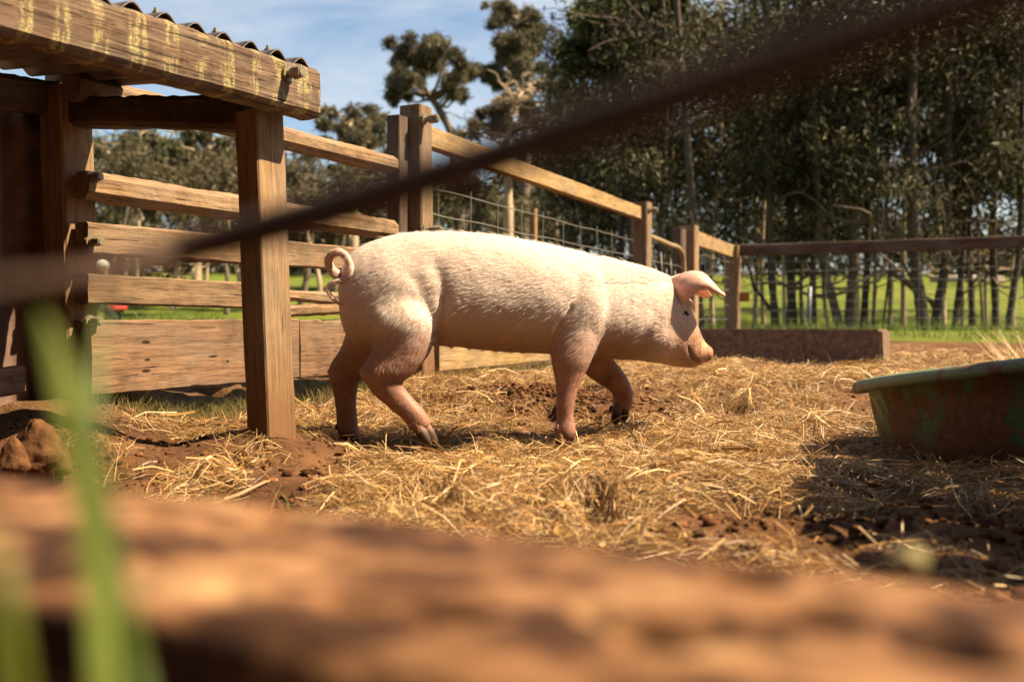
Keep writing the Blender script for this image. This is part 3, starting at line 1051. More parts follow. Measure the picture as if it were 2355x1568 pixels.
# ------------------------------------------------------------------ near things, far out of focus
sl_z = CAM_H - 0.09
f0 = Vector((-0.316, 0.615, sl_z))
f1 = Vector((0.178, 0.346, sl_z))
sd = (f1 - f0).normalized()
sn = Vector((-sd.y, sd.x, 0))
if sn.y > 0:
    sn = -sn
mid0 = f0 - sd * 0.5 + sn * 0.083 + Vector((0, 0, -0.1))
mid1 = f1 + sd * 0.45 + sn * 0.083 + Vector((0, 0, -0.1))


def build_sleeper():
    d = (mid1 - mid0)
    L = d.length
    d.normalize()
    side = d.cross(Vector((0, 0, 1))).normalized()
    n, k = 520, 46
    hw, hh, bv = 0.083, 0.10, 0.010
    # profile: down one side, across the top, down the other
    per = [(-hw, -hh)] + [(-hw, -hh + t * (2 * hh - bv)) for t in np.linspace(0.15, 1, 8)] + [(-hw + bv * (1 - math.cos(a)), hh - bv + bv * math.sin(a)) for a in np.linspace(0.3, math.pi / 2, 4)]
    top = [(x, hh) for x in np.linspace(-hw + bv * 1.3, hw - bv * 1.3, 60)]
    per = per + top + [(-x, z) for x, z in per[::-1]]
    per = np.array(per)
    k = len(per)
    xs = np.linspace(0, L, n + 1)
    V = np.zeros((n + 1, k, 3))
    V[:, :, 0] = xs[:, None]
    V[:, :, 1] = per[None, :, 0]
    V[:, :, 2] = per[None, :, 1]
    P = V.reshape(-1, 3)
    upw = ss(0.3, 0.95, P[:, 2] / hh)
    big = fbm(P * np.array([9, 14, 14]), 3, 5)
    mid = fbm(P * np.array([26, 34, 34]), 3, 6)
    P[:, 2] += upw * (1 - 0.85 * ss(0.55, 0.9, np.abs(P[:, 1]) / hw)) * (0.004 * big + 0.004 * mid - 0.009 * ss(0.22, 0.5, mid))
    edge = ss(0.6, 1.0, np.abs(P[:, 1]) / hw)
    P[:, 1] *= 1 + 0.035 * fbm(P * np.array([12, 4, 4]), 3, 8) * edge
    P[:, 2] -= edge * upw * 0.004 * (1 + fbm(P * np.array([20, 5, 5]), 2, 9))
    # worn holes in the top
    Mi = Matrix(((d.x, side.x, 0, mid0.x), (d.y, side.y, 0, mid0.y), (0, 0, 1, mid0.z), (0, 0, 0, 1)))
    inv = Mi.inverted()
    for (xv, yv, rad, dep) in ((1020, 1400, 0.010, 0.04), (1500, 1462, 0.010, 0.05), (1690, 1330, 0.011, 0.025), (1850, 1420, 0.011, 0.025), (2200, 1480, 0.014, 0.02), (640, 1195, 0.010, 0.015)):
        Yp = (CAM_H - sl_z) * FV / (yv - 740)
        c = inv @ W(xv, yv, Yp)
        w = np.exp(-(((P[:, 0] - c.x) / (rad * 1.25)) ** 2 + ((P[:, 1] - c.y) / rad) ** 2) ** 1.6)
        P[:, 2] -= upw * dep * w
    i = np.arange(n)[:, None] * k
    j = np.arange(k)[None, :]
    j2 = (j + 1) % k
    q = np.stack([i + j, i + k + j, i + k + j2, i + j2], -1).reshape(-1, 4)
    ends = [np.arange(k)[None, :], (n * k + np.arange(k))[None, ::-1]]
    me = np_mesh('timber_sleeper', P, [q] + ends, True)
    m, nt, b = new_mat('sleeper_wood')
    v = coords(nt, (9, 16, 16), False)
    n1 = noise(nt, coords(nt, (13, 22, 22), False), 1.0, 3, 0.6, 0.6)
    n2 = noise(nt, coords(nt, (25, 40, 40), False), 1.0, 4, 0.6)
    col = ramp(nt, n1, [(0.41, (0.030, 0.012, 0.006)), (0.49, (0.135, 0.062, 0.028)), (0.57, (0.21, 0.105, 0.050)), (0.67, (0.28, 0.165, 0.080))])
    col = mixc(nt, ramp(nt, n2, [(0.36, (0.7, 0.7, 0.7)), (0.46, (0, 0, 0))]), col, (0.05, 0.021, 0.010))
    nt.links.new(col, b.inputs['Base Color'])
    b.inputs['Roughness'].default_value = 0.9
    b.inputs['Specular IOR Level'].default_value = 0.15
    bump(nt, b, n2, 0.6, 0.008)
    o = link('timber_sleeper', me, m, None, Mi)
    tag(o, 'big blurred brown timber sleeper lying right across the bottom', 'sleeper')


build_sleeper()

bar_pts = [W(-300, 690, 0.19), W(0, 652, 0.215), W(180, 630, 0.26), W(330, 599, 0.325), W(430, 571, 0.345), W(700, 500, 0.33), W(1000, 406, 0.295), W(1300, 306, 0.26), W(1700, 172, 0.22), W(2100, 42, 0.185), W(2600, -120, 0.155)]
bar_r = [0.0014, 0.0015, 0.0021, 0.0044, 0.0060, 0.0066, 0.0064, 0.0060, 0.0055, 0.0049, 0.0044]
bar = pipe('metal_bar', catmull([tuple(p) for p in bar_pts], 8), 0.0076, M_BAR, None, 10, radii=catmull(np.array(bar_r)[:, None], 8)[:, 0])
tag(bar, 'blurred dark brown bar slanting across the whole picture', 'bar')


def blade_mesh(pts, wid, name='blade', tint=(0.12, 0.2, 0.02), twist=0.0):
    P = catmull([tuple(p) for p in pts], 6)
    n = len(P)
    T = np.gradient(P, axis=0)
    T /= np.linalg.norm(T, axis=1)[:, None]
    view = P - np.array([0, 0, CAM_H])
    view = np.tile(np.array([-0.75, 1.0, 0.0]), (n, 1))
    side = np.cross(T, view)
    side /= np.linalg.norm(side, axis=1)[:, None] + 1e-9
    nrm = np.cross(side, T)
    s = np.linspace(0, 1, n)
    w = wid * np.minimum(1, (1 - s) * 3.0) ** 0.8 * (0.55 + 0.45 * np.minimum(1, s * 4))
    V = np.concatenate([P - side * w[:, None] / 2 + nrm * w[:, None] * 0.18, P, P + side * w[:, None] / 2 + nrm * w[:, None] * 0.18])
    i = np.arange(n - 1)
    q = np.vstack([np.stack([i, i + 1, n + i + 1, n + i], -1), np.stack([n + i, n + i + 1, 2 * n + i + 1, 2 * n + i], -1)])
    return np_mesh(name, V, q, True, np.tile(np.array(tint), (len(V), 1)))


TUFT = empty('grass_tuft', (-0.16, 0.27, gz(-0.16, 0.27)), 'tall blurred bright green grass blades rising along the edge of the picture', 'grass')
blades = [
    ([(440, 2600, .24), (360, 1750, .24), (292, 1420, .24), (240, 1150, .245), (208, 960, .25), (190, 830, .255)], 0.0040, (0.094, 0.151, 0.009)),
    ([(350, 2600, .25), (275, 1700, .25), (240, 1350, .255), (218, 1020, .27), (228, 780, .29), (250, 590, .31)], 0.0032, (0.122, 0.180, 0.018)),
    ([(320, 2500, .24), (255, 1650, .245), (215, 1200, .25), (178, 960, .25), (130, 800, .25), (80, 690, .25)], 0.0052, (0.245, 0.317, 0.058)),
    ([(300, 2600, .23), (230, 1650, .235), (205, 1300, .24), (160, 1000, .24), (128, 860, .24), (100, 760, .24)], 0.0034, (0.259, 0.324, 0.072)),
    ([(130, 2600, .21), (70, 1750, .21), (35, 1450, .21), (8, 1280, .215), (-30, 1150, .22)], 0.0034, (0.173, 0.194, 0.022)),
    ([(430, 2600, .22), (350, 1750, .22), (316, 1520, .225), (290, 1350, .23), (250, 1200, .24)], 0.0032, (0.094, 0.144, 0.009)),
    ([(60, 2600, .20), (10, 1750, .20), (-10, 1560, .20), (-40, 1400, .20)], 0.0032, (0.108, 0.137, 0.014)),
]
for pts, wd, tn in blades:
    me = blade_mesh([W(*p) for p in pts], wd, 'blade', tn)
    link('blade', me, M_GRASS, TUFT, Matrix.Identity(4))

pb = W(2090, 1290, 0.385)
bm = bmesh.new()
bmesh.ops.create_icosphere(bm, subdivisions=3, radius=1)
for v in bm.verts:
    v.co = Vector((v.co.x * 0.0072, v.co.y * 0.006, v.co.z * 0.0056)) * (1 + 0.12 * math.sin(v.co.x * 7 + v.co.z * 5))
me = bpy.data.meshes.new('pebble')
bm.to_mesh(me)
bm.free()
for p in me.polygons:
    p.use_smooth = True
pe_o = link('pale_pebble', me, plain_mat('pale_stone', (0.30, 0.24, 0.11), (0.38, 0.31, 0.15), 40, 0.8), None, Matrix.Translation((pb.x, pb.y, pb.z)))
tag(pe_o, 'small pale yellowish blurred pebble lying on the big sleeper', 'pebble')

# ------------------------------------------------------------------ broken stake and clods at the dirt bank
def rock(name, c, size, seed, mat, label, cat, point=0.0):
    bm = bmesh.new()
    bmesh.ops.create_icosphere(bm, subdivisions=4, radius=1)
    co = np.array([v.co[:] for v in bm.verts])
    d = 1 + 0.28 * fbm(co * 1.7, 3, seed) + 0.08 * fbm(co * 7, 3, seed + 3)
    co = co * d[:, None]
    if point:
        zz = np.clip((co[:, 2] + 1) / 2, 0, 1)
        co[:, :2] *= (1 - point * zz)[:, None]
    co *= np.array(size)
    for v, q in zip(bm.verts, co):
        v.co = q
    me = bpy.data.meshes.new(name)
    bm.to_mesh(me)
    bm.free()
    for p in me.polygons:
        p.use_smooth = True
    o = link(name, me, mat, None, Matrix.Translation(c))
    tag(o, label, cat)
    return o


M_DIRT = plain_mat('bank_earth', (0.085, 0.038, 0.017), (0.22, 0.105, 0.046), 22, 0.95, 0.8, 0, 0.1, 0.012)
p = W(88, 985, 2.14)
rock('dirt_clod', (p.x, p.y, 0.08), (0.085, 0.06, 0.066), 4, M_DIRT, 'pointed clod of earth standing at the foot of the bank under the lean-to', 'clod', 0.6)
p = W(30, 1000, 2.05)
rock('dirt_clod', (p.x, p.y, 0.075), (0.045, 0.04, 0.045), 14, M_DIRT, 'smaller dark pointed clod beside the tall pointed clod', 'clod', 0.7)
p = W(1645, 1105, 2.02)
rock('dirt_clod', (p.x, p.y, 0.02), (0.04, 0.03, 0.024), 34, M_DIRT, 'small dark clod lying in the straw in front of the pig\'s head', 'clod')


# ------------------------------------------------------------------ unseen hurdle and barn, added to shade the pen and block sky light
def build_shade_hurdle():  # added just out of view to cast shade over the right foreground
    H = empty('shade_hurdle', (1.16, 1.75, 0.0), 'low unseen hurdle of dark upright boards added to shade the ground by the green tub', 'hurdle')
    for i in range(9):
        y = 1.34 + i * 0.112
        x = 1.03 + 0.036 * i
        timber('board', (x, y, -0.02), (x + 0.02, y, 0.68 + 0.018 * i + 0.03 * ((i * 7) % 3)), 0.022, 0.108, M_DARKW, H, seed=900 + i, up=(0.3, 1, 0))
    timber('rail', (1.06, 1.30, 0.45), (1.40, 2.30, 0.45), 0.03, 0.06, M_DARKW, H, seed=911)


def build_shade_barn():  # added behind the camera to cut sky fill on camera-facing sides
    B = empty('shade_barn', (0, -2.4, 0.0), 'unseen dark boarded barn with iron roof added behind the viewpoint to block sky light', 'barn')
    for i in range(40):
        x = -9 + i * 0.45
        timber('wall_board', (x, -2.4 + 0.01 * (i % 2), -0.1), (x, -2.4 + 0.01 * (i % 2), 4.6), 0.03, 0.44, M_DARKW, B, n=8, seed=950 + i, up=(1, 0, 0))
    corrugated('roof_sheet', (-9.4, -1.75, 4.5), (0, -0.94, 0.34), (1, 0, 0), 4.5, 18.8, 0.3, 0.03, M_RUSTSHEET, B, step=6)
    timber('wall_plate', (-9.2, -2.36, 4.55), (9.0, -2.36, 4.55), 0.12, 0.16, M_DARKW, B, n=30, seed=990)


build_shade_hurdle()
build_shade_barn()
# ------------------------------------------------------------------ the pig
PIG_Y = 2.86


def PD(x):
    """the pig walks slightly away from the viewer: depth shift along its body"""
    return 0.17 * (x - 1177.5) / FV * 2.86


def ring_loft(secs, seg=28, ex=2.25):
    """secs rows: centre xyz, u axis xyz (scaled), v axis xyz (scaled)"""
    secs = np.asarray(secs, dtype=np.float64)
    a = np.linspace(0, 2 * np.pi, seg, endpoint=False)
    c, s = np.cos(a), np.sin(a)
    cu = np.sign(c) * np.abs(c) ** (2 / ex)
    sv = np.sign(s) * np.abs(s) ** (2 / ex)
    V = secs[:, None, 0:3] + cu[None, :, None] * secs[:, None, 3:6] + sv[None, :, None] * secs[:, None, 6:9]
    n = len(secs)
    V = V.reshape(-1, 3)
    i = np.arange(n - 1)[:, None] * seg
    j = np.arange(seg)[None, :]
    j2 = (j + 1) % seg
    q = np.stack([i + j, i + j2, i + seg + j2, i + seg + j], -1).reshape(-1, 4)
    V = np.vstack([V, secs[0, :3], secs[-1, :3]])
    jj = np.arange(seg)
    t0 = np.stack([np.full(seg, len(V) - 2), (jj + 1) % seg, jj], -1)
    b = (n - 1) * seg
    t1 = np.stack([np.full(seg, len(V) - 1), b + jj, b + (jj + 1) % seg], -1)
    return V, [q, np.vstack([t0, t1])]


def ball(c, rad, rot=None):
    bm = bmesh.new()
    bmesh.ops.create_icosphere(bm, subdivisions=3, radius=1)
    V = np.array([v.co[:] for v in bm.verts]) * np.array(rad)
    if rot is not None:
        V = V @ np.array(Euler(rot).to_matrix()).T
    F = np.array([[v.index for v in f.verts] for f in bm.faces])
    bm.free()
    return V + np.array(c), [F]


def leg_loft(rows, depth=0.86, n=5):
    rows = catmull(rows, n)
    C = np.array([W(r[0], r[1], r[2] + PD(r[0]))[:] for r in rows])
    rad = rows[:, 3] * rows[:, 2] / FV
    T = np.gradient(C, axis=0)
    T /= np.linalg.norm(T, axis=1)[:, None]
    yax = np.tile(np.array([0, 1.0, 0]), (len(C), 1))
    U = np.cross(yax, T)
    U /= np.linalg.norm(U, axis=1)[:, None]
    Vv = np.cross(T, U)
    return ring_loft(np.hstack([C, U * rad[:, None], Vv * rad[:, None] * depth]), 20, 2.1)


def build_pig():
    mb = MB()
    # trunk and head: columns x, top, bottom (view px) and half width (m)
    prof = np.array([
        (784, 642, 700, 0.045), (796, 606, 760, 0.090), (820, 580, 790, 0.116), (860, 558, 800, 0.138), (920, 541, 800, 0.152), (1000, 534, 794, 0.160),
        (1100, 537, 802, 0.168), (1200, 550, 808, 0.171), (1300, 572, 816, 0.166), (1380, 592, 822, 0.152), (1440, 607, 826, 0.138),
        (1495, 621, 832, 0.124), (1535, 636, 840, 0.112), (1562, 658, 845, 0.099), (1582, 692, 845, 0.083), (1597, 740, 843, 0.066),
        (1609, 771, 838, 0.052), (1620, 788, 833, 0.046), (1629, 797, 832, 0.043)])
    P = catmull(prof, 4)
    secs = []
    for x, t, b, hw in P:
        c = W(x, (t + b) / 2, PIG_Y + PD(x))
        hz = (b - t) / 2 * (PIG_Y + PD(x)) / FV
        secs.append((*c, 0, 0, hz, 0, hw, 0))
    v, f = ring_loft(secs, 36, 2.2)
    mb.add(v, f)
    # snout disc, facing forward and a little down
    c = W(1630, 815, PIG_Y + PD(1630))
    mb.add(*ball(c, (0.011, 0.040, 0.0225), (0, R(14), 0)))
    # ham and shoulder muscle on both sides
    for sy in (-1, 1):
        mb.add(*ball(W(905, 690, PIG_Y + PD(905) + sy * 0.088), (0.128, 0.072, 0.142), (0, R(-18), 0)))
        mb.add(*ball(W(1325, 715, PIG_Y + PD(1325) + sy * 0.100), (0.105, 0.066, 0.135), (0, R(12), 0)))
        mb.add(*ball(W(1505, 775, PIG_Y + PD(1505) + sy * 0.070), (0.07, 0.05, 0.062)))
        mb.add(*ball(W(1578, 700, PIG_Y + PD(1578) + sy * 0.058), (0.022, 0.024, 0.016)))
    nh = [(905, 680, 2.80, 82), (920, 740, 2.775, 88), (922, 785, 2.765, 72), (906, 826, 2.755, 55), (880, 858, 2.75, 43), (886, 886, 2.75, 34), (908, 911, 2.75, 28), (940, 942, 2.745, 25), (960, 966, 2.74, 26), (974, 986, 2.74, 23)]
    fh = [(875, 710, 2.91, 78), (855, 775, 2.93, 60), (824, 822, 2.945, 45), (797, 855, 2.95, 39), (794, 885, 2.95, 31), (794, 915, 2.95, 26), (797, 950, 2.95, 24), (800, 985, 2.95, 25), (802, 1004, 2.95, 25)]
    nf = [(1330, 690, 2.79, 78), (1324, 755, 2.765, 66), (1315, 812, 2.745, 51), (1309, 853, 2.74, 38), (1304, 890, 2.735, 28), (1300, 925, 2.73, 24), (1300, 960, 2.73, 21), (1300, 990, 2.73, 25), (1300, 1010, 2.73, 25)]
    ff = [(1340, 750, 2.92, 58), (1358, 808, 2.95, 47), (1386, 848, 2.96, 36), (1415, 874, 2.965, 28), (1431, 900, 2.97, 25), (1432, 925, 2.97, 24), (1429, 944, 2.97, 20)]
    for rows in (nh, fh, nf, ff):
        mb.add(*leg_loft(rows))

    toes = []

    def hoof(a, b, Y, half, split):
        """two toes from a to b (view px)"""
        Y = Y + PD(a[0])
        A, B = np.array(W(*a, Y)), np.array(W(*b, Y))
        d = B - A
        for s in (-1, 1):
            off = np.array([split[0], split[1], 0]) * s
            rows = [A + d * t + off * o for t, o in ((-0.9, 0.55), (-0.35, 0.85), (0.15, 1.05), (0.6, 1.1), (0.9, 1.0), (1.08, 0.85))]
            C = catmull(np.array(rows), 3)
            rr = catmull(np.array([[0.5], [0.95], [1.05], [0.95], [0.62], [0.18]]), 3)[:, 0] * half
            toes.append((tube(C, rr, 14), A[2] + d[2] * 0.15))
    hoof((970, 982), (995, 1021), 2.74, 0.0150, (0.007, 0.0125))
    hoof((802, 998), (805, 1026), 2.95, 0.0155, (0.0135, -0.009))
    hoof((1300, 1004), (1304, 1032), 2.73, 0.0155, (0.0125, 0.010))
    hoof((1428, 940), (1423, 974), 2.97, 0.0150, (0.0115, 0.010))
    for (x, y, Y) in ((945, 980, 2.725), (776, 980, 2.945), (1281, 982, 2.72), (1405, 940, 2.95)):
        toes.append((ball(W(x, y, Y + PD(x)), (0.0065, 0.0065, 0.011), (0, R(20), 0)), W(x, y, 2.8).z))
    for (x, y, Y, r_) in ((842, 858, 2.75, 0.022), (768, 856, 2.95, 0.022), (1283, 850, 2.745, 0.018)):
        mb.add(*ball(W(x, y, Y + PD(x)), (r_ * 0.8, r_, r_)))
    # teats
    for x, y in ((1082, 806), (1112, 807), (1144, 809), (1176, 810), (1206, 812), (1040, 802)):
        mb.add(*ball(W(x, y, PIG_Y + PD(x) - 0.05), (0.0045, 0.0045, 0.006)))

    me = mb.mesh('pig_rough')
    tmp = bpy.data.objects.new('pig_rough', me)
    COL.objects.link(tmp)
    md = tmp.modifiers.new('r', 'REMESH')
    md.mode = 'VOXEL'
    md.voxel_size = 0.0062
    sm = tmp.modifiers.new('s', 'SMOOTH')
    sm.factor = 0.5
    sm.iterations = 13
    dg = bpy.context.evaluated_depsgraph_get()
    dg.update()
    ev = tmp.evaluated_get(dg)
    m2 = bpy.data.meshes.new_from_object(ev)
    bpy.data.objects.remove(tmp)
    nv = len(m2.vertices)
    co = np.zeros(nv * 3, dtype=np.float32)
    m2.vertices.foreach_get('co', co)
    co = co.reshape(-1, 3).astype(np.float64)
    no = np.zeros(nv * 3, dtype=np.float32)
    m2.vertices.foreach_get('normal', no)
    no = no.reshape(-1, 3).astype(np.float64)
    F = np.array([list(p.vertices) for p in m2.polygons if len(p.vertices) == 4])

    # view columns of every vertex, for the creases
    def px(c):
        dy = c[:, 1]
        b = (c[:, 2] - CAM_H) / dy
        return 1177.5 + FV * c[:, 0] / dy, 740.0 - FV * b

    X, Yp = px(co)

    def crease(pts, width, depth):
        nonlocal co
        d = np.full(len(co), 1e9)
        for (x0, y0), (x1, y1) in zip(pts[:-1], pts[1:]):
            ex, ey = x1 - x0, y1 - y0
            t = np.clip(((X - x0) * ex + (Yp - y0) * ey) / (ex * ex + ey * ey), 0, 1)
            d = np.minimum(d, np.hypot(X - x0 - t * ex, Yp - y0 - t * ey))
        w = np.exp(-(d / width) ** 2)
        w = np.where(np.abs(no[:, 1]) > 0.25, w, 0)
        co = co - no * (w * depth)[:, None]
        return w

    mouth = crease([(1606, 831), (1597, 826), (1589, 812), (1585, 800)], 3.6, 0.007)
    crease([(1270, 812), (1275, 775), (1292, 738), (1318, 705)], 6, 0.007)        # behind the elbow
    crease([(1022, 690), (1016, 735), (1006, 772)], 9, 0.010)                     # flank fold
    crease([(1002, 610), (1020, 650), (1024, 690)], 18, 0.006)
    crease([(1530, 690), (1500, 740), (1475, 790)], 14, 0.004)                    # neck
    crease([(1420, 800), (1480, 795), (1530, 806)], 9, 0.003)
    eye = crease([(1570, 722), (1577, 718), (1583, 724)], 3.5, 0.005)
    crease([(1566, 706), (1580, 703)], 3, 0.003)
    crease([(1566, 733), (1578, 737)], 3, 0.003)
    co = co + no * (0.0016 * fbm(co * 28, 3, 4) + 0.004 * fbm(co * 7, 2, 9))[:, None]

    # colours of skin, with shade painted in on belly and legs
    pink = np.array([0.72, 0.48, 0.39])
    red = np.array([0.44, 0.19, 0.12])
    tan = np.array([0.56, 0.27, 0.125])
    mudc = np.array([0.12, 0.062, 0.036])
    dark = np.array([0.045, 0.022, 0.014])
    n1 = fbm(co * 9, 4, 31)
    n2 = fbm(co * 40, 3, 37)
    col = pink[None, :] * (1 + 0.10 * n2[:, None] + 0.10 * n1[:, None])

    def blend(c, w):
        nonlocal col
        w = np.clip(w, 0, 1)[:, None]
        col = col * (1 - w) + np.array(c)[None, :] * w

    blend(np.array([0.32, 0.13, 0.08]), 0.75 * ss(700, 820, Yp + 25 * n1) * (1 - 0.6 * ss(1400, 1540, X)))  # painted shade: skin turns darker and redder towards the belly
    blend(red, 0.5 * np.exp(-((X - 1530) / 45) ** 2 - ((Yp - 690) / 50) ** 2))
    blend(tan, 0.85 * ss(1515, 1600, X) * ss(665, 780, Yp))
    blotch = ss(0.12, 0.45, fbm(co * 13, 3, 131))
    blend((0.47, 0.24, 0.17), 0.4 * blotch)
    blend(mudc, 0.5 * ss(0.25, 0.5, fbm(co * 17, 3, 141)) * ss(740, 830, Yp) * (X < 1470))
    blend((0.30, 0.14, 0.08), 0.55 * np.exp(-((X - 1590) / 20) ** 2 - ((Yp - 822) / 16) ** 2) * (0.7 + n2))
    blend((0.42, 0.18, 0.11), 0.6 * np.exp(-((X - 1577) / 11) ** 2 - ((Yp - 719) / 13) ** 2))
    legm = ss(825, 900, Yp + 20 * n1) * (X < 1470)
    blend((0.26, 0.12, 0.078), 0.82 * legm)  # leg skin darkened, shade painted into its colour
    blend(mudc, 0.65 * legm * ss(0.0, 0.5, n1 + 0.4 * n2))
    blend(mudc, 0.9 * np.exp(-((X - 1397) / 12) ** 2 - ((Yp - 872) / 20) ** 2))
    hoofm = np.maximum.reduce([ss(988, 1000, Yp) * (X < 1330), ss(954, 966, Yp) * (X > 1330) * (X < 1470)])
    blend(dark, 0.75 * hoofm)
    blend((0.25, 0.11, 0.07), 0.85 * ss(1618, 1630, X) * ss(785, 800, Yp))
    blend(dark, np.clip(mouth * 0.9, 0, 1))
    blend((0.10, 0.04, 0.025), eye * 0.8)
    for s in (-1, 1):
        c = np.array(W(1635, 813, PIG_Y + PD(1635))) + np.array([0.004, s * 0.014, 0])
        blend(dark, 0.95 * np.exp(-((co[:, 1] - c[1]) / 0.007) ** 2 - ((co[:, 2] - c[2]) / 0.007) ** 2) * (X > 1626))

    allv, allf, allc, nn = [co], [F], [col], len(co)
    tri = []

    # ears: thick curved sheets, rooted in the skull
    def ear(sy):
        nonlocal nn
        yo = PIG_Y + PD(1585)
        # rows from the root to the tip: (view x,y upper edge), (lower edge), lateral offset
        rows = [
            ((1522, 652), (1546, 712), 0.070),
            ((1540, 641), (1560, 700), 0.098),
            ((1560, 632), (1575, 684), 0.120),
            ((1582, 627), (1590, 672), 0.132),
            ((1604, 630), (1606, 671), 0.136),
            ((1622, 645), (1622, 676), 0.132),
            ((1638, 664), (1637, 681), 0.126),
            ((1651, 679), (1650, 684), 0.120)]
        K = 9
        U, Lr, D = [], [], []
        G_ = []
        for (ux, uy), (lx, ly), d in rows:
            line = []
            for m in range(K):
                t = m / (K - 1)
                x = ux + (lx - ux) * t
                y = uy + (ly - uy) * t
                bulge = 0.030 * math.sin(math.pi * min(1, t * 1.05)) * (0.5 + 0.5 * (x - 1520) / 130)
                dd = d - 0.052 * (1 - t) ** 1.3 + bulge * 0.6
                p = W(x, y, yo)
                line.append((p.x, PIG_Y + PD(x) + sy * dd, p.z - (0.0 if sy < 0 else 0.0)))
            G_.append(line)
        G_ = np.array(G_)
        # refine
        G_ = np.stack([catmull(G_[:, m], 4) for m in range(K)], 1)
        G_ = np.stack([catmull(G_[r], 3) for r in range(len(G_))], 0)
        a, b = G_.shape[:2]
        du = np.gradient(G_, axis=0)
        dv = np.gradient(G_, axis=1)
        N = np.cross(du, dv)
        N /= np.linalg.norm(N, axis=2)[:, :, None] + 1e-12
        s = np.linspace(0, 1, a)[:, None]
        t = np.linspace(-1, 1, b)[None, :]
        th = (0.0065 - 0.004 * s) * np.sqrt(np.clip(1 - 0.9 * t ** 2, 0.05, 1))
        th = th * np.where(s > 0.97, 0.4, 1)
        wob = (0.0015 * fbm(G_.reshape(-1, 3) * 40, 2, 6)).reshape(a, b)
        top = G_ + N * (th + wob)[:, :, None]
        bot = G_ - N * (th - wob)[:, :, None]
        V = np.vstack([top.reshape(-1, 3), bot.reshape(-1, 3)])
        i = np.arange(a - 1)[:, None] * b
        j = np.arange(b - 1)[None, :]
        q1 = np.stack([i + j, i + j + 1, i + b + j + 1, i + b + j], -1).reshape(-1, 4)
        q2 = q1[:, ::-1] + a * b
        rim = list(range(b)) + [r * b + b - 1 for r in range(1, a)] + [(a - 1) * b + m for m in range(b - 2, -1, -1)] + [r * b for r in range(a - 2, 0, -1)]
        rim = np.array(rim)
        r2 = np.roll(rim, -1)
        q3 = np.stack([rim, rim + a * b, r2 + a * b, r2], -1)
        c = np.array([0.58, 0.33, 0.25])[None, :] * (1 + 0.35 * fbm(V * 70, 3, 8)[:, None])
        xs_, ys_ = px(V)
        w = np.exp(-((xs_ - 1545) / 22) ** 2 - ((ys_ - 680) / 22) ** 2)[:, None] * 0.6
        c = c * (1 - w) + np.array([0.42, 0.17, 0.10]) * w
        allv.append(V)
        allf.append(np.vstack([q1, q2, q3]) + nn)
        allc.append(c)
        nn += len(V)
        return top, N
    ear_top, ear_n = ear(-1)
    ear(1)

    # tail: one curl
    tp = [(792, 645, 2.83), (781, 636, 2.81), (763, 621, 2.80), (756, 602, 2.79), (763, 586, 2.78), (780, 580, 2.77), (796, 590, 2.765), (805, 610, 2.76), (803, 630, 2.76), (791, 642, 2.765), (772, 648, 2.765), (759, 656, 2.77), (754, 667, 2.77), (761, 681, 2.77), (773, 694, 2.77), (788, 703, 2.77)]
    C = catmull([tuple(W(p[0], p[1], p[2] + PD(p[0]))) for p in tp], 5)
    rr = np.interp(np.linspace(0, 1, len(C)), [0, 0.15, 0.5, 0.75, 0.92, 1], [0.017, 0.0118, 0.0092, 0.0068, 0.005, 0.002])
    v, f = tube(C, rr, 12)
    allv.append(v)
    allf.append(f[0] + nn)
    tri.append(f[1] + nn)
    allc.append(np.tile(np.array([0.52, 0.29, 0.22]), (len(v), 1)))
    nn += len(v)
    for (tv_, tf_), ztop in toes:
        allv.append(tv_)
        for f in tf_:
            if len(f) and f.shape[1] == 4:
                allf.append(f + nn)
            elif len(f):
                tri.append(f + nn)
        hz = np.clip((ztop + 0.006 - tv_[:, 2]) / 0.014, 0, 1)[:, None]
        hn = 1 + 0.4 * fbm(tv_ * 60, 2, 5)[:, None]
        allc.append((np.array([0.21, 0.10, 0.065]) * (1 - hz) + np.array([0.05, 0.028, 0.019]) * hz) * hn)
        nn += len(tv_)
    bpy.data.meshes.remove(m2)

    V = np.vstack(allv)
    Cc = np.vstack(allc)
    origin = np.array([V[:, 0].mean(), PIG_Y, 0.0])
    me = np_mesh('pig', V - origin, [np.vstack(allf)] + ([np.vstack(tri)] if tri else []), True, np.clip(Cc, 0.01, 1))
    m, nt, b = new_mat('pig_skin')
    at = nd(nt, 'ShaderNodeAttribute', attribute_name='tint')
    v1 = coords(nt, (1, 1, 1), False)
    n1 = noise(nt, v1, 160, 4, 0.65)
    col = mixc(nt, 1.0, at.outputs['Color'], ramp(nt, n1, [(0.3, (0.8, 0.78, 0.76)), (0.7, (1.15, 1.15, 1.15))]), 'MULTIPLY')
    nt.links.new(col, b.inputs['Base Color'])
    b.inputs['Roughness'].default_value = 0.55
    b.inputs['Specular IOR Level'].default_value = 0.35
    b.inputs['Subsurface Weight'].default_value = 0.12
    b.inputs['Subsurface Radius'].default_value = (1.0, 0.4, 0.25)
    b.inputs['Subsurface Scale'].default_value = 0.012
    bump(nt, b, n1, 0.35, 0.003)
    pig = link('pig', me, m, None, Matrix.Translation(origin))
    tag(pig, 'pale pink pig with curled tail walking through the straw', 'pig')

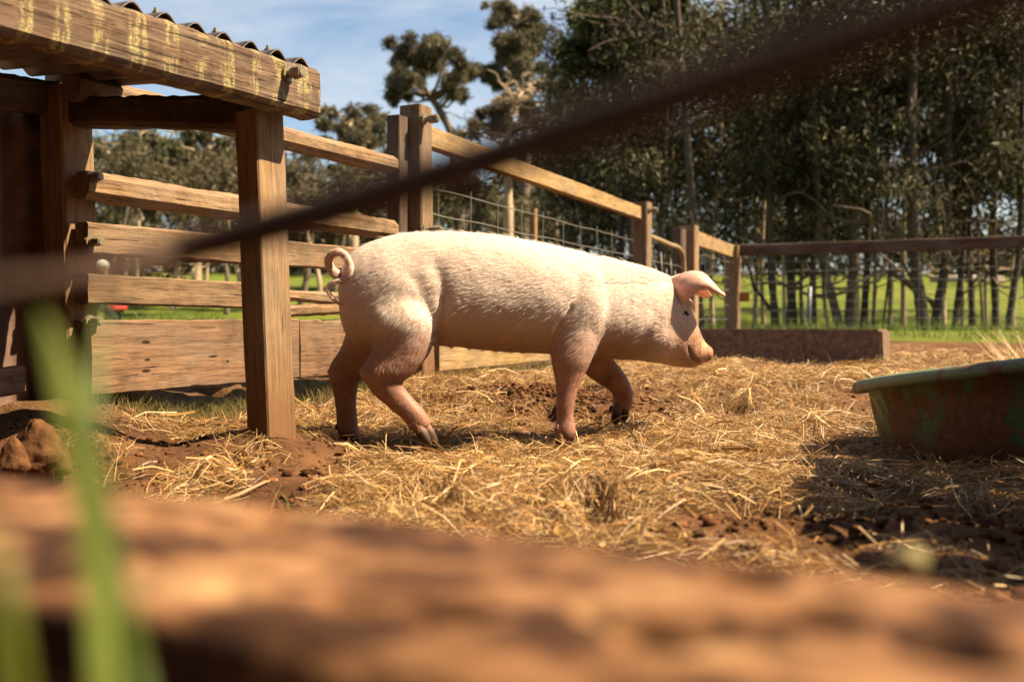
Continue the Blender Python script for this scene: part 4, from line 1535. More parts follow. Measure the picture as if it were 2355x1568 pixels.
    # eyes, set under the brow
    for s in (-1, 1):
        c = W(1577, 720, PIG_Y + s * 0.0)
        yy = co[(np.hypot(X - 1577, Yp - 720) < 6) & (np.sign(co[:, 1] - PIG_Y - PD(1577)) == s), 1]
        ysurf = np.median(yy) if len(yy) else PIG_Y + PD(1577) + s * 0.07
        v, f = ball((0, 0, 0), (0.0105, 0.006, 0.0072), (0, R(30), 0))
        em = np_mesh('eye', v, f)
        emat = bpy.data.materials.get('pig_eye')
        if emat is None:
            emat = plain_mat('pig_eye', (0.012, 0.008, 0.006), (0.03, 0.018, 0.012), 60, 0.2, 0.0, 0, 0.5)
        p = W(1577.5, 721, ysurf)
        link('eye', em, emat, pig, Matrix.Translation((p.x, ysurf - s * 0.0035, p.z)))

    # hair
    me.calc_loop_triangles()
    nt_ = len(me.loop_triangles)
    tv = np.zeros(nt_ * 3, dtype=np.int32)
    me.loop_triangles.foreach_get('vertices', tv)
    tv = tv.reshape(-1, 3)
    vn = np.zeros(len(V) * 3, dtype=np.float32)
    me.vertices.foreach_get('normal', vn)
    vn = vn.reshape(-1, 3).astype(np.float64)
    A, B, C_ = V[tv[:, 0]], V[tv[:, 1]], V[tv[:, 2]]
    area = 0.5 * np.linalg.norm(np.cross(B - A, C_ - A), axis=1)
    cen = (A + B + C_) / 3
    cx, cy = px(cen)
    wgt = area.copy()
    wgt *= np.where(cen[:, 1] > PIG_Y + 0.06, 0.25, 1.0)
    wgt *= np.where((cx > 1615) & (cy > 785), 0.15, 1.0)
    wgt *= np.where((cx < 810) & (cy < 710), 0.45, 1.0)
    wgt *= np.where(cy > 985, 0.05, 1.0)
    wgt *= np.where(cy > 850, 0.45, 1.0)
    wgt *= 1 - 0.35 * ss(720, 810, cy) * (1 - ss(1440, 1540, cx))
    NH = 120000
    rng = np.random.default_rng(3)
    idx = rng.choice(nt_, NH, p=wgt / wgt.sum())
    r1, r2 = np.sqrt(rng.random(NH)), rng.random(NH)
    bc = np.stack([1 - r1, r1 * (1 - r2), r1 * r2], 1)
    root = A[idx] * bc[:, :1] + B[idx] * bc[:, 1:2] + C_[idx] * bc[:, 2:]
    nrm = vn[tv[idx, 0]] * bc[:, :1] + vn[tv[idx, 1]] * bc[:, 1:2] + vn[tv[idx, 2]] * bc[:, 2:]
    nrm /= np.linalg.norm(nrm, axis=1)[:, None] + 1e-9
    hx, hy = px(root)
    flow = np.tile(np.array([-1.0, 0.0, -0.28]), (NH, 1))
    flow[:, 2] -= 0.5 * ss(640, 800, hy) * (hx < 1500)
    flow = np.where(((hy > 830) & (hx < 1470))[:, None], np.array([-0.25, 0, -1.0])[None, :], flow)
    flow = np.where((hx > 1540)[:, None], np.array([-0.55, 0, 0.25])[None, :], flow)
    ham = np.exp(-((hx - 905) / 90) ** 2 - ((hy - 700) / 110) ** 2)[:, None]
    flow = flow + ham * np.array([0.25, 0, -0.35])
    fn = np.stack([fbm(root * 9, 2, 61), fbm(root * 9, 2, 67), fbm(root * 9, 2, 71)], 1)
    flow = flow + 0.22 * fn + rng.normal(0, 0.10, (NH, 3))
    flow -= nrm * np.sum(flow * nrm, axis=1)[:, None]
    flow /= np.linalg.norm(flow, axis=1)[:, None] + 1e-9
    Ln = rng.uniform(0.009, 0.020, NH)
    Ln = np.where(hx > 1520, Ln * 0.5, Ln)
    Ln = np.where((hx > 1400) & (hx < 1545) & (hy < 650), Ln * 1.5, Ln)
    Ln = np.where(hy > 850, Ln * 0.6, Ln)
    Ln = np.where((hx < 812) & (hy < 710), Ln * 0.6, Ln)
    lift = np.where((hx > 1400) & (hy < 650), 0.45, 0.20) + rng.normal(0, 0.05, NH)
    whisk = (rng.random(NH) < 0.012)
    Ln = np.where(whisk, Ln * 1.5, Ln)
    lift = np.where(whisk, 0.7, lift)
    npt = 4
    pts = np.zeros((NH, npt, 3))
    for k in range(npt):
        t = k / (npt - 1)
        pts[:, k] = root + flow * (Ln * t)[:, None] + nrm * (Ln * lift * (t - 0.55 * t * t))[:, None]
    hc = bpy.data.hair_curves.new('hair')
    hc.add_curves([npt] * NH)
    hc.points.foreach_set('position', (pts - origin).reshape(-1).astype(np.float32))
    rad = hc.attributes.get('radius') or hc.attributes.new('radius', 'FLOAT', 'POINT')
    rv = np.tile(np.array([0.00022, 0.00021, 0.00017, 0.00005]), NH).astype(np.float32)
    rad.data.foreach_set('value', rv)
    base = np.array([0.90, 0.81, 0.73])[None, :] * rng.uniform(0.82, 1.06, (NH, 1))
    dirt_and_shade = np.array([0.33, 0.175, 0.11])[None, :]  # hair tone for dirt, also paints shade on belly and legs
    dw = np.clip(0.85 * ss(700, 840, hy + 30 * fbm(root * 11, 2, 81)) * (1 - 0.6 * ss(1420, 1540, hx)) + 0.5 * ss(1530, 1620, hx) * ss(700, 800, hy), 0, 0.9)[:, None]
    hcol = np.clip(base * (1 - dw) + dirt_and_shade * dw, 0, 1)
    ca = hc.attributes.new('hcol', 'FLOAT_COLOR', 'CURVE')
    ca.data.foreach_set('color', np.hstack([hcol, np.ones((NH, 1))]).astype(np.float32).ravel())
    m, nt, b = new_mat('pig_hair')
    b.inputs['Base Color'].default_value = (0.86, 0.74, 0.60, 1)
    b.inputs['Roughness'].default_value = 0.45
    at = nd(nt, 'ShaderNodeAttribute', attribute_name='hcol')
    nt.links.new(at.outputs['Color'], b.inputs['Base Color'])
    hc.materials.append(m)
    ho = bpy.data.objects.new('hair', hc)
    COL.objects.link(ho)
    ho.matrix_world = Matrix.Translation(origin)
    ho.parent = pig
    ho.matrix_parent_inverse = parent_world(pig).inverted()
    return pig


build_pig()

# ------------------------------------------------------------------ straw, stubble, grass
def strips(P, wid, side, tint, taper_tip=False):
    """ribbons: P (N,k,3) points, wid (N,), side (N,3) unit; returns verts, quads, tints"""
    N, k, _ = P.shape
    w = np.tile(wid[:, None] / 2, (1, k))
    if taper_tip:
        w = w * np.linspace(1, 0.12, k)[None, :]
    Lv = P - side[:, None, :] * w[:, :, None]
    Rv = P + side[:, None, :] * w[:, :, None]
    V = np.stack([Lv, Rv], 2).reshape(-1, 3)
    base = (np.arange(N) * k * 2)[:, None]
    s = np.arange(k - 1)[None, :] * 2
    q = np.stack([base + s, base + s + 1, base + s + 3, base + s + 2], -1).reshape(-1, 4)
    T = np.repeat(tint, k * 2, axis=0)
    return V, q, T


def frustum_points(n, y0, y1, rng, power=1.0, xpad=0.25, xmin=-9, xmax=9):
    u = rng.random(n)
    y = (y0 ** (1 - power) + u * (y1 ** (1 - power) - y0 ** (1 - power))) ** (1 / (1 - power)) if power != 1 else y0 * (y1 / y0) ** u
    x = rng.uniform(-1, 1, n) * (0.53 * y + xpad)
    k = (x > xmin) & (x < xmax)
    return x[k], y[k]


STRAW_COLS = np.array([(0.66, 0.47, 0.20), (0.58, 0.38, 0.14), (0.74, 0.57, 0.28), (0.48, 0.29, 0.11), (0.80, 0.66, 0.38), (0.40, 0.24, 0.09), (0.55, 0.42, 0.17), (0.33, 0.19, 0.075)]) * np.array([1.12, 0.94, 0.80])


def build_straw():
    rng = np.random.default_rng(12)
    parts = MB()
    #        candidates, length range,   width range,        points, stacking
    for (cand, l0, l1, w0, w1, k, stack, tsd) in ((400000, 0.015, 0.075, 0.0006, 0.0014, 3, 0.9, 0.34), (46000, 0.04, 0.14, 0.0012, 0.0026, 4, 1.05, 0.30), (2600, 0.07, 0.18, 0.0038, 0.0075, 5, 1.15, 0.24)):
        x, y = frustum_points(cand, 1.25, 7.6, rng, 0.6)
        cov = straw_cover(x, y)
        keep = rng.random(len(x)) < cov ** 1.2
        keep &= ~((y > 4.1 + (x + 0.4) / 0.42) & (x < 2.4))          # not beyond the mesh fence
        keep &= ~((y > 2.7 + (x + 1.165) * 1.884) & (y < 4.1))
        x, y = x[keep], y[keep]
        N = len(x)
        L = rng.uniform(l0, l1, N)
        wd = rng.uniform(w0, w1, N) * (1 + 0.15 * np.maximum(y - 3, 0))
        az = rng.uniform(0, 2 * np.pi, N)
        # wisps lie roughly together
        az = np.where(rng.random(N) < 0.45, 6.0 * fbm2(x, y, 7.0, 2, 55) + rng.normal(0, 0.35, N), az)
        d = np.stack([np.cos(az), np.sin(az)], 1)
        bend = rng.normal(0, 0.30, N) * L
        thick = (0.004 + 0.036 * straw_cover(x, y) * (0.4 + 1.1 * (0.5 + 0.5 * fbm2(x, y, 5.0, 2, 44)))) * stack
        h = rng.random(N) ** 0.8 * thick
        tilt = rng.normal(0, tsd, N)
        P = np.zeros((N, k, 3))
        kink = rng.uniform(0, 0.4, N)
        for i in range(k):
            t = i / (k - 1) - 0.5
            o = L * t
            cr = bend * (0.25 - t * t) * 2
            px_ = x + d[:, 0] * o - d[:, 1] * cr
            py_ = y + d[:, 1] * o + d[:, 0] * cr
            P[:, i, 0] = px_
            P[:, i, 1] = py_
            P[:, i, 2] = G(px_, py_) + np.maximum(h + tilt * o + kink * L * (0.25 - t * t), 0.0012)
        side = np.stack([-d[:, 1], d[:, 0], rng.normal(0, 0.9, N)], 1)
        side /= np.linalg.norm(side, axis=1)[:, None]
        tint = STRAW_COLS[rng.integers(0, len(STRAW_COLS), N)] * np.where(rng.random((N, 1)) < 0.35, 0.5, 1.0) * rng.uniform(0.65, 1.15, (N, 1))
        V, q, T = strips(P, wd, side, tint)
        parts.add(V, q, T)
    me = parts.mesh('straw', False)
    o = link('straw_litter', me, M_STRAW)
    tag(o, 'loose golden straw strewn over the earth of the pen', 'straw', None, 'stuff')

    # standing stubble and dry stalks
    x, y = frustum_points(15000, 1.45, 7.2, rng, 0.7)
    cov = straw_cover(x, y)
    clump = ss(0.0, 0.5, fbm2(x, y, 3.3, 3, 77))
    keep = rng.random(len(x)) < (0.10 + 0.9 * clump) * np.clip(cov + 0.15, 0, 1)
    keep &= ~((y > 4.0 + (x + 0.4) / 0.42) & (x < 2.4))
    keep &= ~((y > 2.65 + (x + 1.165) * 1.884) & (y < 4.1))
    x, y = x[keep], y[keep]
    N = len(x)
    H = rng.uniform(0.02, 0.075, N) * np.where(rng.random(N) < 0.12, 1.9, 1)
    lean = rng.normal(0, 0.35, (N, 2))
    k = 4
    P = np.zeros((N, k, 3))
    z0 = G(x, y)
    for i in range(k):
        t = i / (k - 1)
        P[:, i, 0] = x + lean[:, 0] * H * t ** 1.6
        P[:, i, 1] = y + lean[:, 1] * H * t ** 1.6
        P[:, i, 2] = z0 - 0.004 + H * t
    az = rng.uniform(0, np.pi, N)
    side = np.stack([np.cos(az), np.sin(az) * 0.5, np.zeros(N)], 1)
    side /= np.linalg.norm(side, axis=1)[:, None]
    tint = STRAW_COLS[rng.integers(0, len(STRAW_COLS), N)] * rng.uniform(0.75, 1.1, (N, 1))
    V, q, T = strips(P, rng.uniform(0.0012, 0.0028, N), side, tint, True)
    o = link('straw_stubble', np_mesh('stubble', V, q, False, T), M_STRAW)
    tag(o, 'short upright dry stalks standing in the straw', 'stubble', None, 'stuff')


def grass_patch(name, x, y, hmin, hmax, wmin, wmax, cols, label, rng, k=4, leanamt=0.5):
    N = len(x)
    H = rng.uniform(hmin, hmax, N)
    lean = rng.normal(0, leanamt, (N, 2))
    P = np.zeros((N, k, 3))
    z0 = G(x, y)
    for i in range(k):
        t = i / (k - 1)
        P[:, i, 0] = x + lean[:, 0] * H * t ** 1.8
        P[:, i, 1] = y + lean[:, 1] * H * t ** 1.8
        P[:, i, 2] = z0 - 0.004 + H * (t - 0.15 * t * t)
    az = rng.uniform(0, np.pi, N)
    side = np.stack([np.cos(az), np.sin(az), np.zeros(N)], 1)
    cols = np.array(cols)
    tint = cols[rng.integers(0, len(cols), N)] * rng.uniform(0.7, 1.25, (N, 1))
    V, q, T = strips(P, rng.uniform(wmin, wmax, N), side, tint, True)
    o = link(name, np_mesh(name, V, q, False, T), M_GRASS)
    tag(o, label, 'grass', None, 'stuff')
    return o


def build_grass():
    rng = np.random.default_rng(31)
    # under the stockade plank and along the mesh fence
    t = rng.random(5200)
    p = np.stack([P0.x + (P1.x - P0.x) * t, P0.y + (P1.y - P0.y) * t], 1) + rng.normal(0, 0.05, (5200, 2)) + np.array([0.0, 0.06])
    t2 = rng.random(5200) ** 1.3
    p2 = np.stack([C0.x + (C3.x - C0.x) * t2, C0.y + (C3.y - C0.y) * t2], 1) + np.stack([rng.normal(0.02, 0.14, 5200), rng.normal(0, 0.1, 5200)], 1)
    pp = np.vstack([p, p2])
    greens = [(0.10, 0.13, 0.03), (0.22, 0.22, 0.06), (0.38, 0.30, 0.11), (0.46, 0.34, 0.14), (0.5, 0.36, 0.15)]
    grass_patch('grass', pp[:, 0], pp[:, 1], 0.02, 0.085, 0.0014, 0.003, greens, 'tufty green grass growing along the foot of the fences', rng)
    # few fresh sprouts in the straw
    x, y = frustum_points(1500, 1.7, 6.5, rng, 0.8)
    c = fbm2(x, y, 4.0, 2, 99)
    kk = (c > 0.25) & ~((y > 4.0 + (x + 0.4) / 0.42) & (x < 2.4)) & ~((y > 2.65 + (x + 1.165) * 1.884) & (y < 4.1))
    grass_patch('grass', x[kk], y[kk], 0.015, 0.045, 0.002, 0.0042, [(0.10, 0.22, 0.02), (0.16, 0.28, 0.03), (0.3, 0.32, 0.08)], 'few fresh green sprouts among the straw', rng)
    # rough grass on the far side of the fence and under the trees
    x = rng.uniform(-9, 12, 30000)
    y = rng.uniform(8.0, 17.5, 30000)
    kk = (y > 4.3 + (x + 0.4) / 0.40) | ((y > 10.8) & (x > 2)) | ((y > 8.8) & (x > 4) & (y > 12.6 - 0.58 * x))
    x, y = x[kk], y[kk]
    grass_patch('grass', x, y, 0.05, 0.22, 0.006, 0.014, [(0.12, 0.20, 0.02), (0.17, 0.25, 0.03), (0.22, 0.26, 0.05), (0.09, 0.13, 0.02)], 'rough green grass growing between the tree trunks beyond the pen', rng, 3)
    # dry tuft standing up out of the tub
    th = rng.uniform(0, 2 * np.pi, 420)
    r = np.abs(rng.normal(0, 0.05, 420))
    X = 1.36 + r * np.cos(th)
    Y = 2.55 + r * np.sin(th)
    N = len(X)
    H = rng.uniform(0.06, 0.14, N)
    lean = rng.normal(0, 0.55, (N, 2))
    P = np.zeros((N, 4, 3))
    for i in range(4):
        t = i / 3
        P[:, i, 0] = X + lean[:, 0] * H * t
        P[:, i, 1] = Y + lean[:, 1] * H * t
        P[:, i, 2] = 0.205 + H * t
    side = np.tile(np.array([1.0, 0.2, 0]), (N, 1))
    tint = np.vstack([STRAW_COLS[:4], [(0.2, 0.26, 0.05)]])[rng.integers(0, 5, N)]
    V, q, T = strips(P, rng.uniform(0.0012, 0.003, N), side, tint, True)
    # earth heaped in the tub
    a = np.linspace(0, 2 * np.pi, 48, endpoint=False)
    rr = np.linspace(0.001, 0.385, 12)
    hv = []
    for r_ in rr:
        for aa in a:
            hv.append((r_ * math.cos(aa) * 1.05, r_ * math.sin(aa), 0))
    hv = np.array(hv)
    hv[:, 2] = 0.175 + 0.02 * fbm(hv * 9, 3, 3) + 0.03 * np.exp(-(hv[:, 0] ** 2 + hv[:, 1] ** 2) / 0.03)
    i = np.arange(11)[:, None] * 48
    j = np.arange(48)[None, :]
    j2 = (j + 1) % 48
    qq = np.stack([i + j, i + j2, i + 48 + j2, i + 48 + j], -1).reshape(-1, 4)
    heap = link('tub_dirt', np_mesh('tub_dirt', hv, qq, True), M_DIRT, None, Matrix.Translation((1.41, 2.60, 0.010)) @ Matrix.Rotation(R(-7), 4, 'Y') @ Matrix.Rotation(R(-6.5), 4, 'X'))
    tag(heap, 'brown earth heaped inside the green tub', 'dirt', None, 'stuff')
    o = link('dry_grass', np_mesh('dry_grass', V, q, False, T), M_STRAW)
    tag(o, 'dry reddish grass tuft sticking up out of the green tub', 'grass', None, 'stuff')


def build_clods():
    rng = np.random.default_rng(8)
    bm = bmesh.new()
    bmesh.ops.create_icosphere(bm, subdivisions=2, radius=1)
    BV = np.array([v.co[:] for v in bm.verts])
    BF = np.array([[v.index for v in f.verts] for f in bm.faces])
    bm.free()
    x, y = frustum_points(9000, 1.25, 5.0, rng, 0.7)
    bare = 1 - straw_cover(x, y)
    kk = rng.random(len(x)) < bare ** 1.2 + 0.03
    kk &= ~((y > 2.65 + (x + 1.165) * 1.884))
    x, y = x[kk][:3000], y[kk][:3000]
    # the freshly dug heap behind the pig
    x = np.concatenate([x, rng.normal(0.10, 0.19, 1700), rng.normal(0.75, 0.2, 120)])
    y = np.concatenate([y, rng.normal(3.62, 0.10, 1700), rng.normal(1.6, 0.12, 120)])
    N = len(x)
    r = rng.gamma(1.3, 0.0028, N) + 0.0022
    r = np.minimum(r, 0.011)
    z = G(x, y) + r * 0.25
    Vs = []
    for i in range(N):
        s = np.array([rng.uniform(0.8, 1.4), rng.uniform(0.8, 1.3), rng.uniform(0.55, 0.9)]) * r[i]
        d = 1 + 0.9 * fbm(BV * 1.8 + rng.uniform(0, 90, 3), 3, 3, 0.7)
        Vs.append(BV * d[:, None] * s + np.array([x[i], y[i], z[i]]))
    V = np.vstack(Vs)
    F = (BF[None] + (np.arange(N) * len(BV))[:, None, None]).reshape(-1, 3)
    cols = np.array([(0.20, 0.085, 0.035), (0.12, 0.05, 0.022), (0.28, 0.13, 0.055), (0.08, 0.035, 0.017)])
    T = np.repeat(cols[rng.integers(0, 4, N)], len(BV), axis=0)
    o = link('dirt_crumbs', np_mesh('dirt_crumbs', V, F, True, T), M_CLOD)
    tag(o, 'loose red-brown crumbs of earth scattered over the pen', 'dirt', None, 'stuff')


build_straw()
build_grass()
build_clods()

# ------------------------------------------------------------------ trees
def leaf_cloud(centres, radii, n, rng, size, cols, droop=0.6, squash=0.8):
    """n narrow leaves spread through clumps; returns verts, quads, tints"""
    centres = np.asarray(centres, dtype=np.float64)
    radii = np.asarray(radii, dtype=np.float64)
    w = radii ** 2
    idx = rng.choice(len(centres), n, p=w / w.sum())
    u = rng.normal(0, 1, (n, 3))
    u /= np.linalg.norm(u, axis=1)[:, None]
    rr = rng.random(n) ** 0.45
    # sub-clumps give the crown an uneven edge
    sub = rng.normal(0, 1, (len(centres), 40, 3))
    sub /= np.linalg.norm(sub, axis=2)[:, :, None]
    sub *= rng.uniform(0.25, 1.1, (len(centres), 40, 1))
    pick = sub[idx, rng.integers(0, 40, n)]
    pos = centres[idx] + radii[idx][:, None] * (pick * 0.92 + u * rr[:, None] * 0.36) * np.array([1, 1, squash])
    d = rng.normal(0, 0.75, (n, 3))
    d[:, 2] -= droop
    d /= np.linalg.norm(d, axis=1)[:, None]
    s = np.cross(d, rng.normal(0, 1, (n, 3)))
    s /= np.linalg.norm(s, axis=1)[:, None] + 1e-9
    L = rng.uniform(0.7, 1.3, n) * size
    wd = L * rng.uniform(0.20, 0.32, n)
    V = np.stack([pos, pos + d * (L * 0.45)[:, None] - s * wd[:, None] / 2, pos + d * L[:, None], pos + d * (L * 0.45)[:, None] + s * wd[:, None] / 2], 1).reshape(-1, 3)
    q = np.arange(n * 4).reshape(-1, 4)
    cols = np.array(cols)
    shade = rng.uniform(0.75, 1.2, len(centres))[idx]
    T = np.repeat(cols[rng.integers(0, len(cols), n)] * shade[:, None] * rng.uniform(0.8, 1.2, (n, 1)), 4, axis=0)
    return V, q, T


def limb(a, b, r0, r1, rng, wob=0.08, k=6, seg=7):
    a, b = np.array(a), np.array(b)
    L = np.linalg.norm(b - a)
    t = np.linspace(0, 1, k)
    P = a[None, :] * (1 - t)[:, None] + b[None, :] * t[:, None]
    off = rng.normal(0, wob * L, (k, 3))
    off[0] = 0
    off[-1] = 0
    P = P + off * 0.6
    P = catmull(P, 3)
    return P, np.linspace(r0, r1, len(P))


BARK_DARK = (0.06, 0.046, 0.036)
BARK_MID = (0.13, 0.105, 0.08)
BARK_PALE = (0.40, 0.31, 0.22)
OLIVE = [(0.19, 0.18, 0.095), (0.24, 0.215, 0.12), (0.28, 0.235, 0.145), (0.155, 0.15, 0.075)]
GREEN = [(0.055, 0.085, 0.022), (0.085, 0.115, 0.03), (0.04, 0.06, 0.02), (0.12, 0.14, 0.04)]
DKGREEN = [(0.036, 0.042, 0.012), (0.050, 0.055, 0.015), (0.028, 0.030, 0.010), (0.068, 0.064, 0.021), (0.085, 0.060, 0.030)]
YELLOW = [(0.16, 0.17, 0.03), (0.20, 0.19, 0.045), (0.11, 0.13, 0.03)]
BROWN = [(0.13, 0.085, 0.05), (0.17, 0.11, 0.065), (0.10, 0.075, 0.04)]


def tree(name, base, trunk_pts, r0, clumps, radii, nleaf, leafsize, cols, seed, label, cat='tree', group=None, bark=BARK_MID, limbs=None, dead=0, droop=0.6, r_end=0.35):
    """one tree: trunk (with limbs) and crown"""
    rng = np.random.default_rng(seed)
    root = empty(name, base, label, cat, group)
    mb = MB()
    tp = catmull([tuple(p) for p in trunk_pts], 5)
    rr = np.linspace(r0, r0 * r_end, len(tp)) * (1 + 0.06 * rng.normal(0, 1, len(tp)))
    rr[0] *= 1.25
    mb.add(*tube(tp, rr, 9), tint=bark)
    clumps = np.array([tuple(c) for c in clumps], dtype=np.float64)
    for c, rad in zip(clumps, radii):
        # limb from the nearest lower trunk point
        dz = c[2] - tp[:, 2]
        cost = np.linalg.norm(tp - c, axis=1) + np.where(dz < 0.25 * rad, 3.0, 0)
        j = int(np.argmin(cost))
        P, q = limb(tp[j], c + np.array([0, 0, 0.2 * rad]), rr[j] * 0.5, max(0.01, rr[j] * 0.10), rng)
        mb.add(*tube(P, q, 6), tint=bark)
        for _ in range(4):
            u = rng.normal(0, 1, 3)
            u[2] = abs(u[2]) * 0.5
            u /= np.linalg.norm(u)
            P2, q2 = limb(P[len(P) * 2 // 3], c + u * rad * 0.9, rr[j] * 0.16, 0.006, rng, k=4)
            mb.add(*tube(P2, q2, 4), tint=bark)
    for _ in range(dead):
        j = rng.integers(len(tp) // 4, len(tp))
        u = rng.normal(0, 1, 3) * np.array([1, 1, 0.5])
        u /= np.linalg.norm(u)
        P2, q2 = limb(tp[j], tp[j] + u * rng.uniform(0.5, 1.6), rr[j] * 0.22, 0.006, rng, 0.12)
        mb.add(*tube(P2, q2, 5), tint=np.array(bark) * 1.6)
    me = mb.mesh('trunk')
    link('trunk', me, M_BARK, root, Matrix.Identity(4))
    V, q, T = leaf_cloud(clumps, radii, nleaf, rng, leafsize, cols, droop)
    link('crown', np_mesh('crown', V, q, False, T), M_LEAF, root, Matrix.Identity(4))
    return root


def px_clumps(lst, Y, rng, spread=0.8):
    out, rad = [], []
    for x, y, r in lst:
        rr = r * Y / FV
        for _ in range(3):
            out.append(W(x + rng.normal(0, 0.5) * r, y + rng.normal(0, 0.42) * r, Y + rng.normal(0, spread)))
            rad.append(rr * rng.uniform(0.5, 0.78))
    return out, rad


def build_sky_trees():
    rng = np.random.default_rng(5)
    Y = 32.0
    A = [(909, 112, 30), (944, 104, 34), (1002, 97, 34), (1026, 116, 34), (963, 138, 36), (909, 148, 28), (1002, 158, 34), (1073, 168, 34), (1041, 190, 32), (909, 193, 28), (913, 232, 26), (1088, 158, 26), (975, 178, 26), (1060, 212, 24), (930, 165, 24)]
    c, r = px_clumps(A, Y, rng)
    g = gz(W(1045, 600, Y).x, Y)
    tr = [(W(1062, 600, Y).x, Y, g - .2), W(1052, 420, Y), W(1040, 320, Y), W(1028, 285, Y), W(995, 230, Y), W(960, 185, Y), W(950, 130, Y)]
    tree('gum_tree', (tr[0][0], Y, g), tr, 0.20, c, [k * 1.1 for k in r], 30000, 0.14, OLIVE, 101, 'wide-crowned olive gum tree against the sky behind the thick corner post', bark=BARK_MID, dead=5)
    Y = 34.0
    B = [(1143, 26, 24), (1170, 38, 30), (1202, 42, 30), (1198, 72, 32), (1221, 62, 26), (1159, 112, 32), (1209, 104, 32), (1147, 147, 28), (1229, 120, 22), (1172, 132, 30), (1127, 170, 24), (1217, 144, 26), (1245, 158, 24), (1151, 175, 26), (1190, 170, 22), (1140, 10, 18)]
    c, r = px_clumps(B, Y, rng)
    g = gz(W(1200, 600, Y).x, Y)
    tr = [(W(1200, 600, Y).x, Y, g - .2), W(1206, 420, Y), W(1210, 300, Y), W(1214, 200, Y), W(1205, 110, Y), W(1185, 40, Y)]
    tree('gum_tree', (tr[0][0], Y, g), tr, 0.22, c, [k * 1.1 for k in r], 30000, 0.14, OLIVE, 102, 'tall narrow-crowned olive gum tree reaching highest against the open sky', bark=BARK_MID, dead=6)
    Y = 26.0
    D = [(1140, 235, 34), (1190, 225, 38), (1240, 205, 36), (1130, 285, 34), (1185, 275, 36), (1235, 260, 40), (1285, 235, 42), (1100, 265, 24), (1290, 180, 34), (1330, 220, 36), (1080, 300, 28)]
    c, r = px_clumps(D, Y, rng)
    g = gz(W(1190, 600, Y).x, Y)
    tr = [(W(1170, 600, Y).x, Y, g - .2), W(1168, 450, Y), W(1165, 340, Y), W(1180, 250, Y), W(1200, 210, Y)]
    tree('gum_tree', (tr[0][0], Y, g), tr, 0.15, c, r, 9000, 0.17, BROWN + OLIVE[:2], 103, 'thin brownish twiggy tree above the sloping top rail', bark=BARK_PALE, dead=14)
    Y = 28.0
    E = [(741, 284, 24), (768, 312, 28), (795, 268, 26), (827, 284, 26), (858, 276, 24), (846, 322, 32), (880, 300, 26), (800, 330, 34), (740, 330, 26), (760, 360, 30), (830, 370, 36), (880, 350, 28), (700, 350, 24), (905, 330, 26)]
    c, r = px_clumps(E, Y, rng)
    g = gz(W(810, 600, Y).x, Y)
    tr = [(W(815, 620, Y).x, Y, g - .2), W(812, 480, Y), W(806, 400, Y), W(812, 340, Y), W(800, 280, Y)]
    tree('gum_tree', (tr[0][0], Y, g), tr, 0.15, c, r, 10000, 0.19, OLIVE, 104, 'rounded olive gum tree seen between the lean-to and the thick corner post', bark=BARK_PALE, dead=8)
    Y = 25.0
    F1 = [(231, 330, 30), (297, 346, 34), (346, 326, 28), (270, 385, 34), (225, 390, 28), (330, 380, 32), (360, 360, 26), (300, 430, 30)]
    c, r = px_clumps(F1, Y, rng)
    g = gz(W(300, 600, Y).x, Y)
    tr = [(W(320, 640, Y).x, Y, g - .2), W(312, 500, Y), W(322, 430, Y), W(305, 370, Y), W(290, 335, Y)]
    tree('gum_tree', (tr[0][0], Y, g), tr, 0.13, c, r, 9000, 0.17, OLIVE + GREEN[:1], 105, 'olive gum tree filling the gap beside the rear post of the lean-to', bark=BARK_PALE, dead=8)
    F2 = [(396, 330, 28), (445, 316, 28), (412, 380, 32), (478, 346, 32), (511, 330, 28), (495, 396, 32), (450, 400, 30), (540, 360, 30), (560, 320, 28), (590, 380, 30)]
    Y = 27.0
    c, r = px_clumps(F2, Y, rng)
    g = gz(W(460, 600, Y).x, Y)
    tr = [(W(450, 640, Y).x, Y, g - .2), W(455, 500, Y), W(445, 430, Y), W(465, 370, Y), W(470, 325, Y)]
    tree('gum_tree', (tr[0][0], Y, g), tr, 0.13, c, r, 10000, 0.18, OLIVE + YELLOW[2:], 106, 'golden olive gum tree seen through the opening under the lean-to roof', bark=BARK_PALE, dead=8)


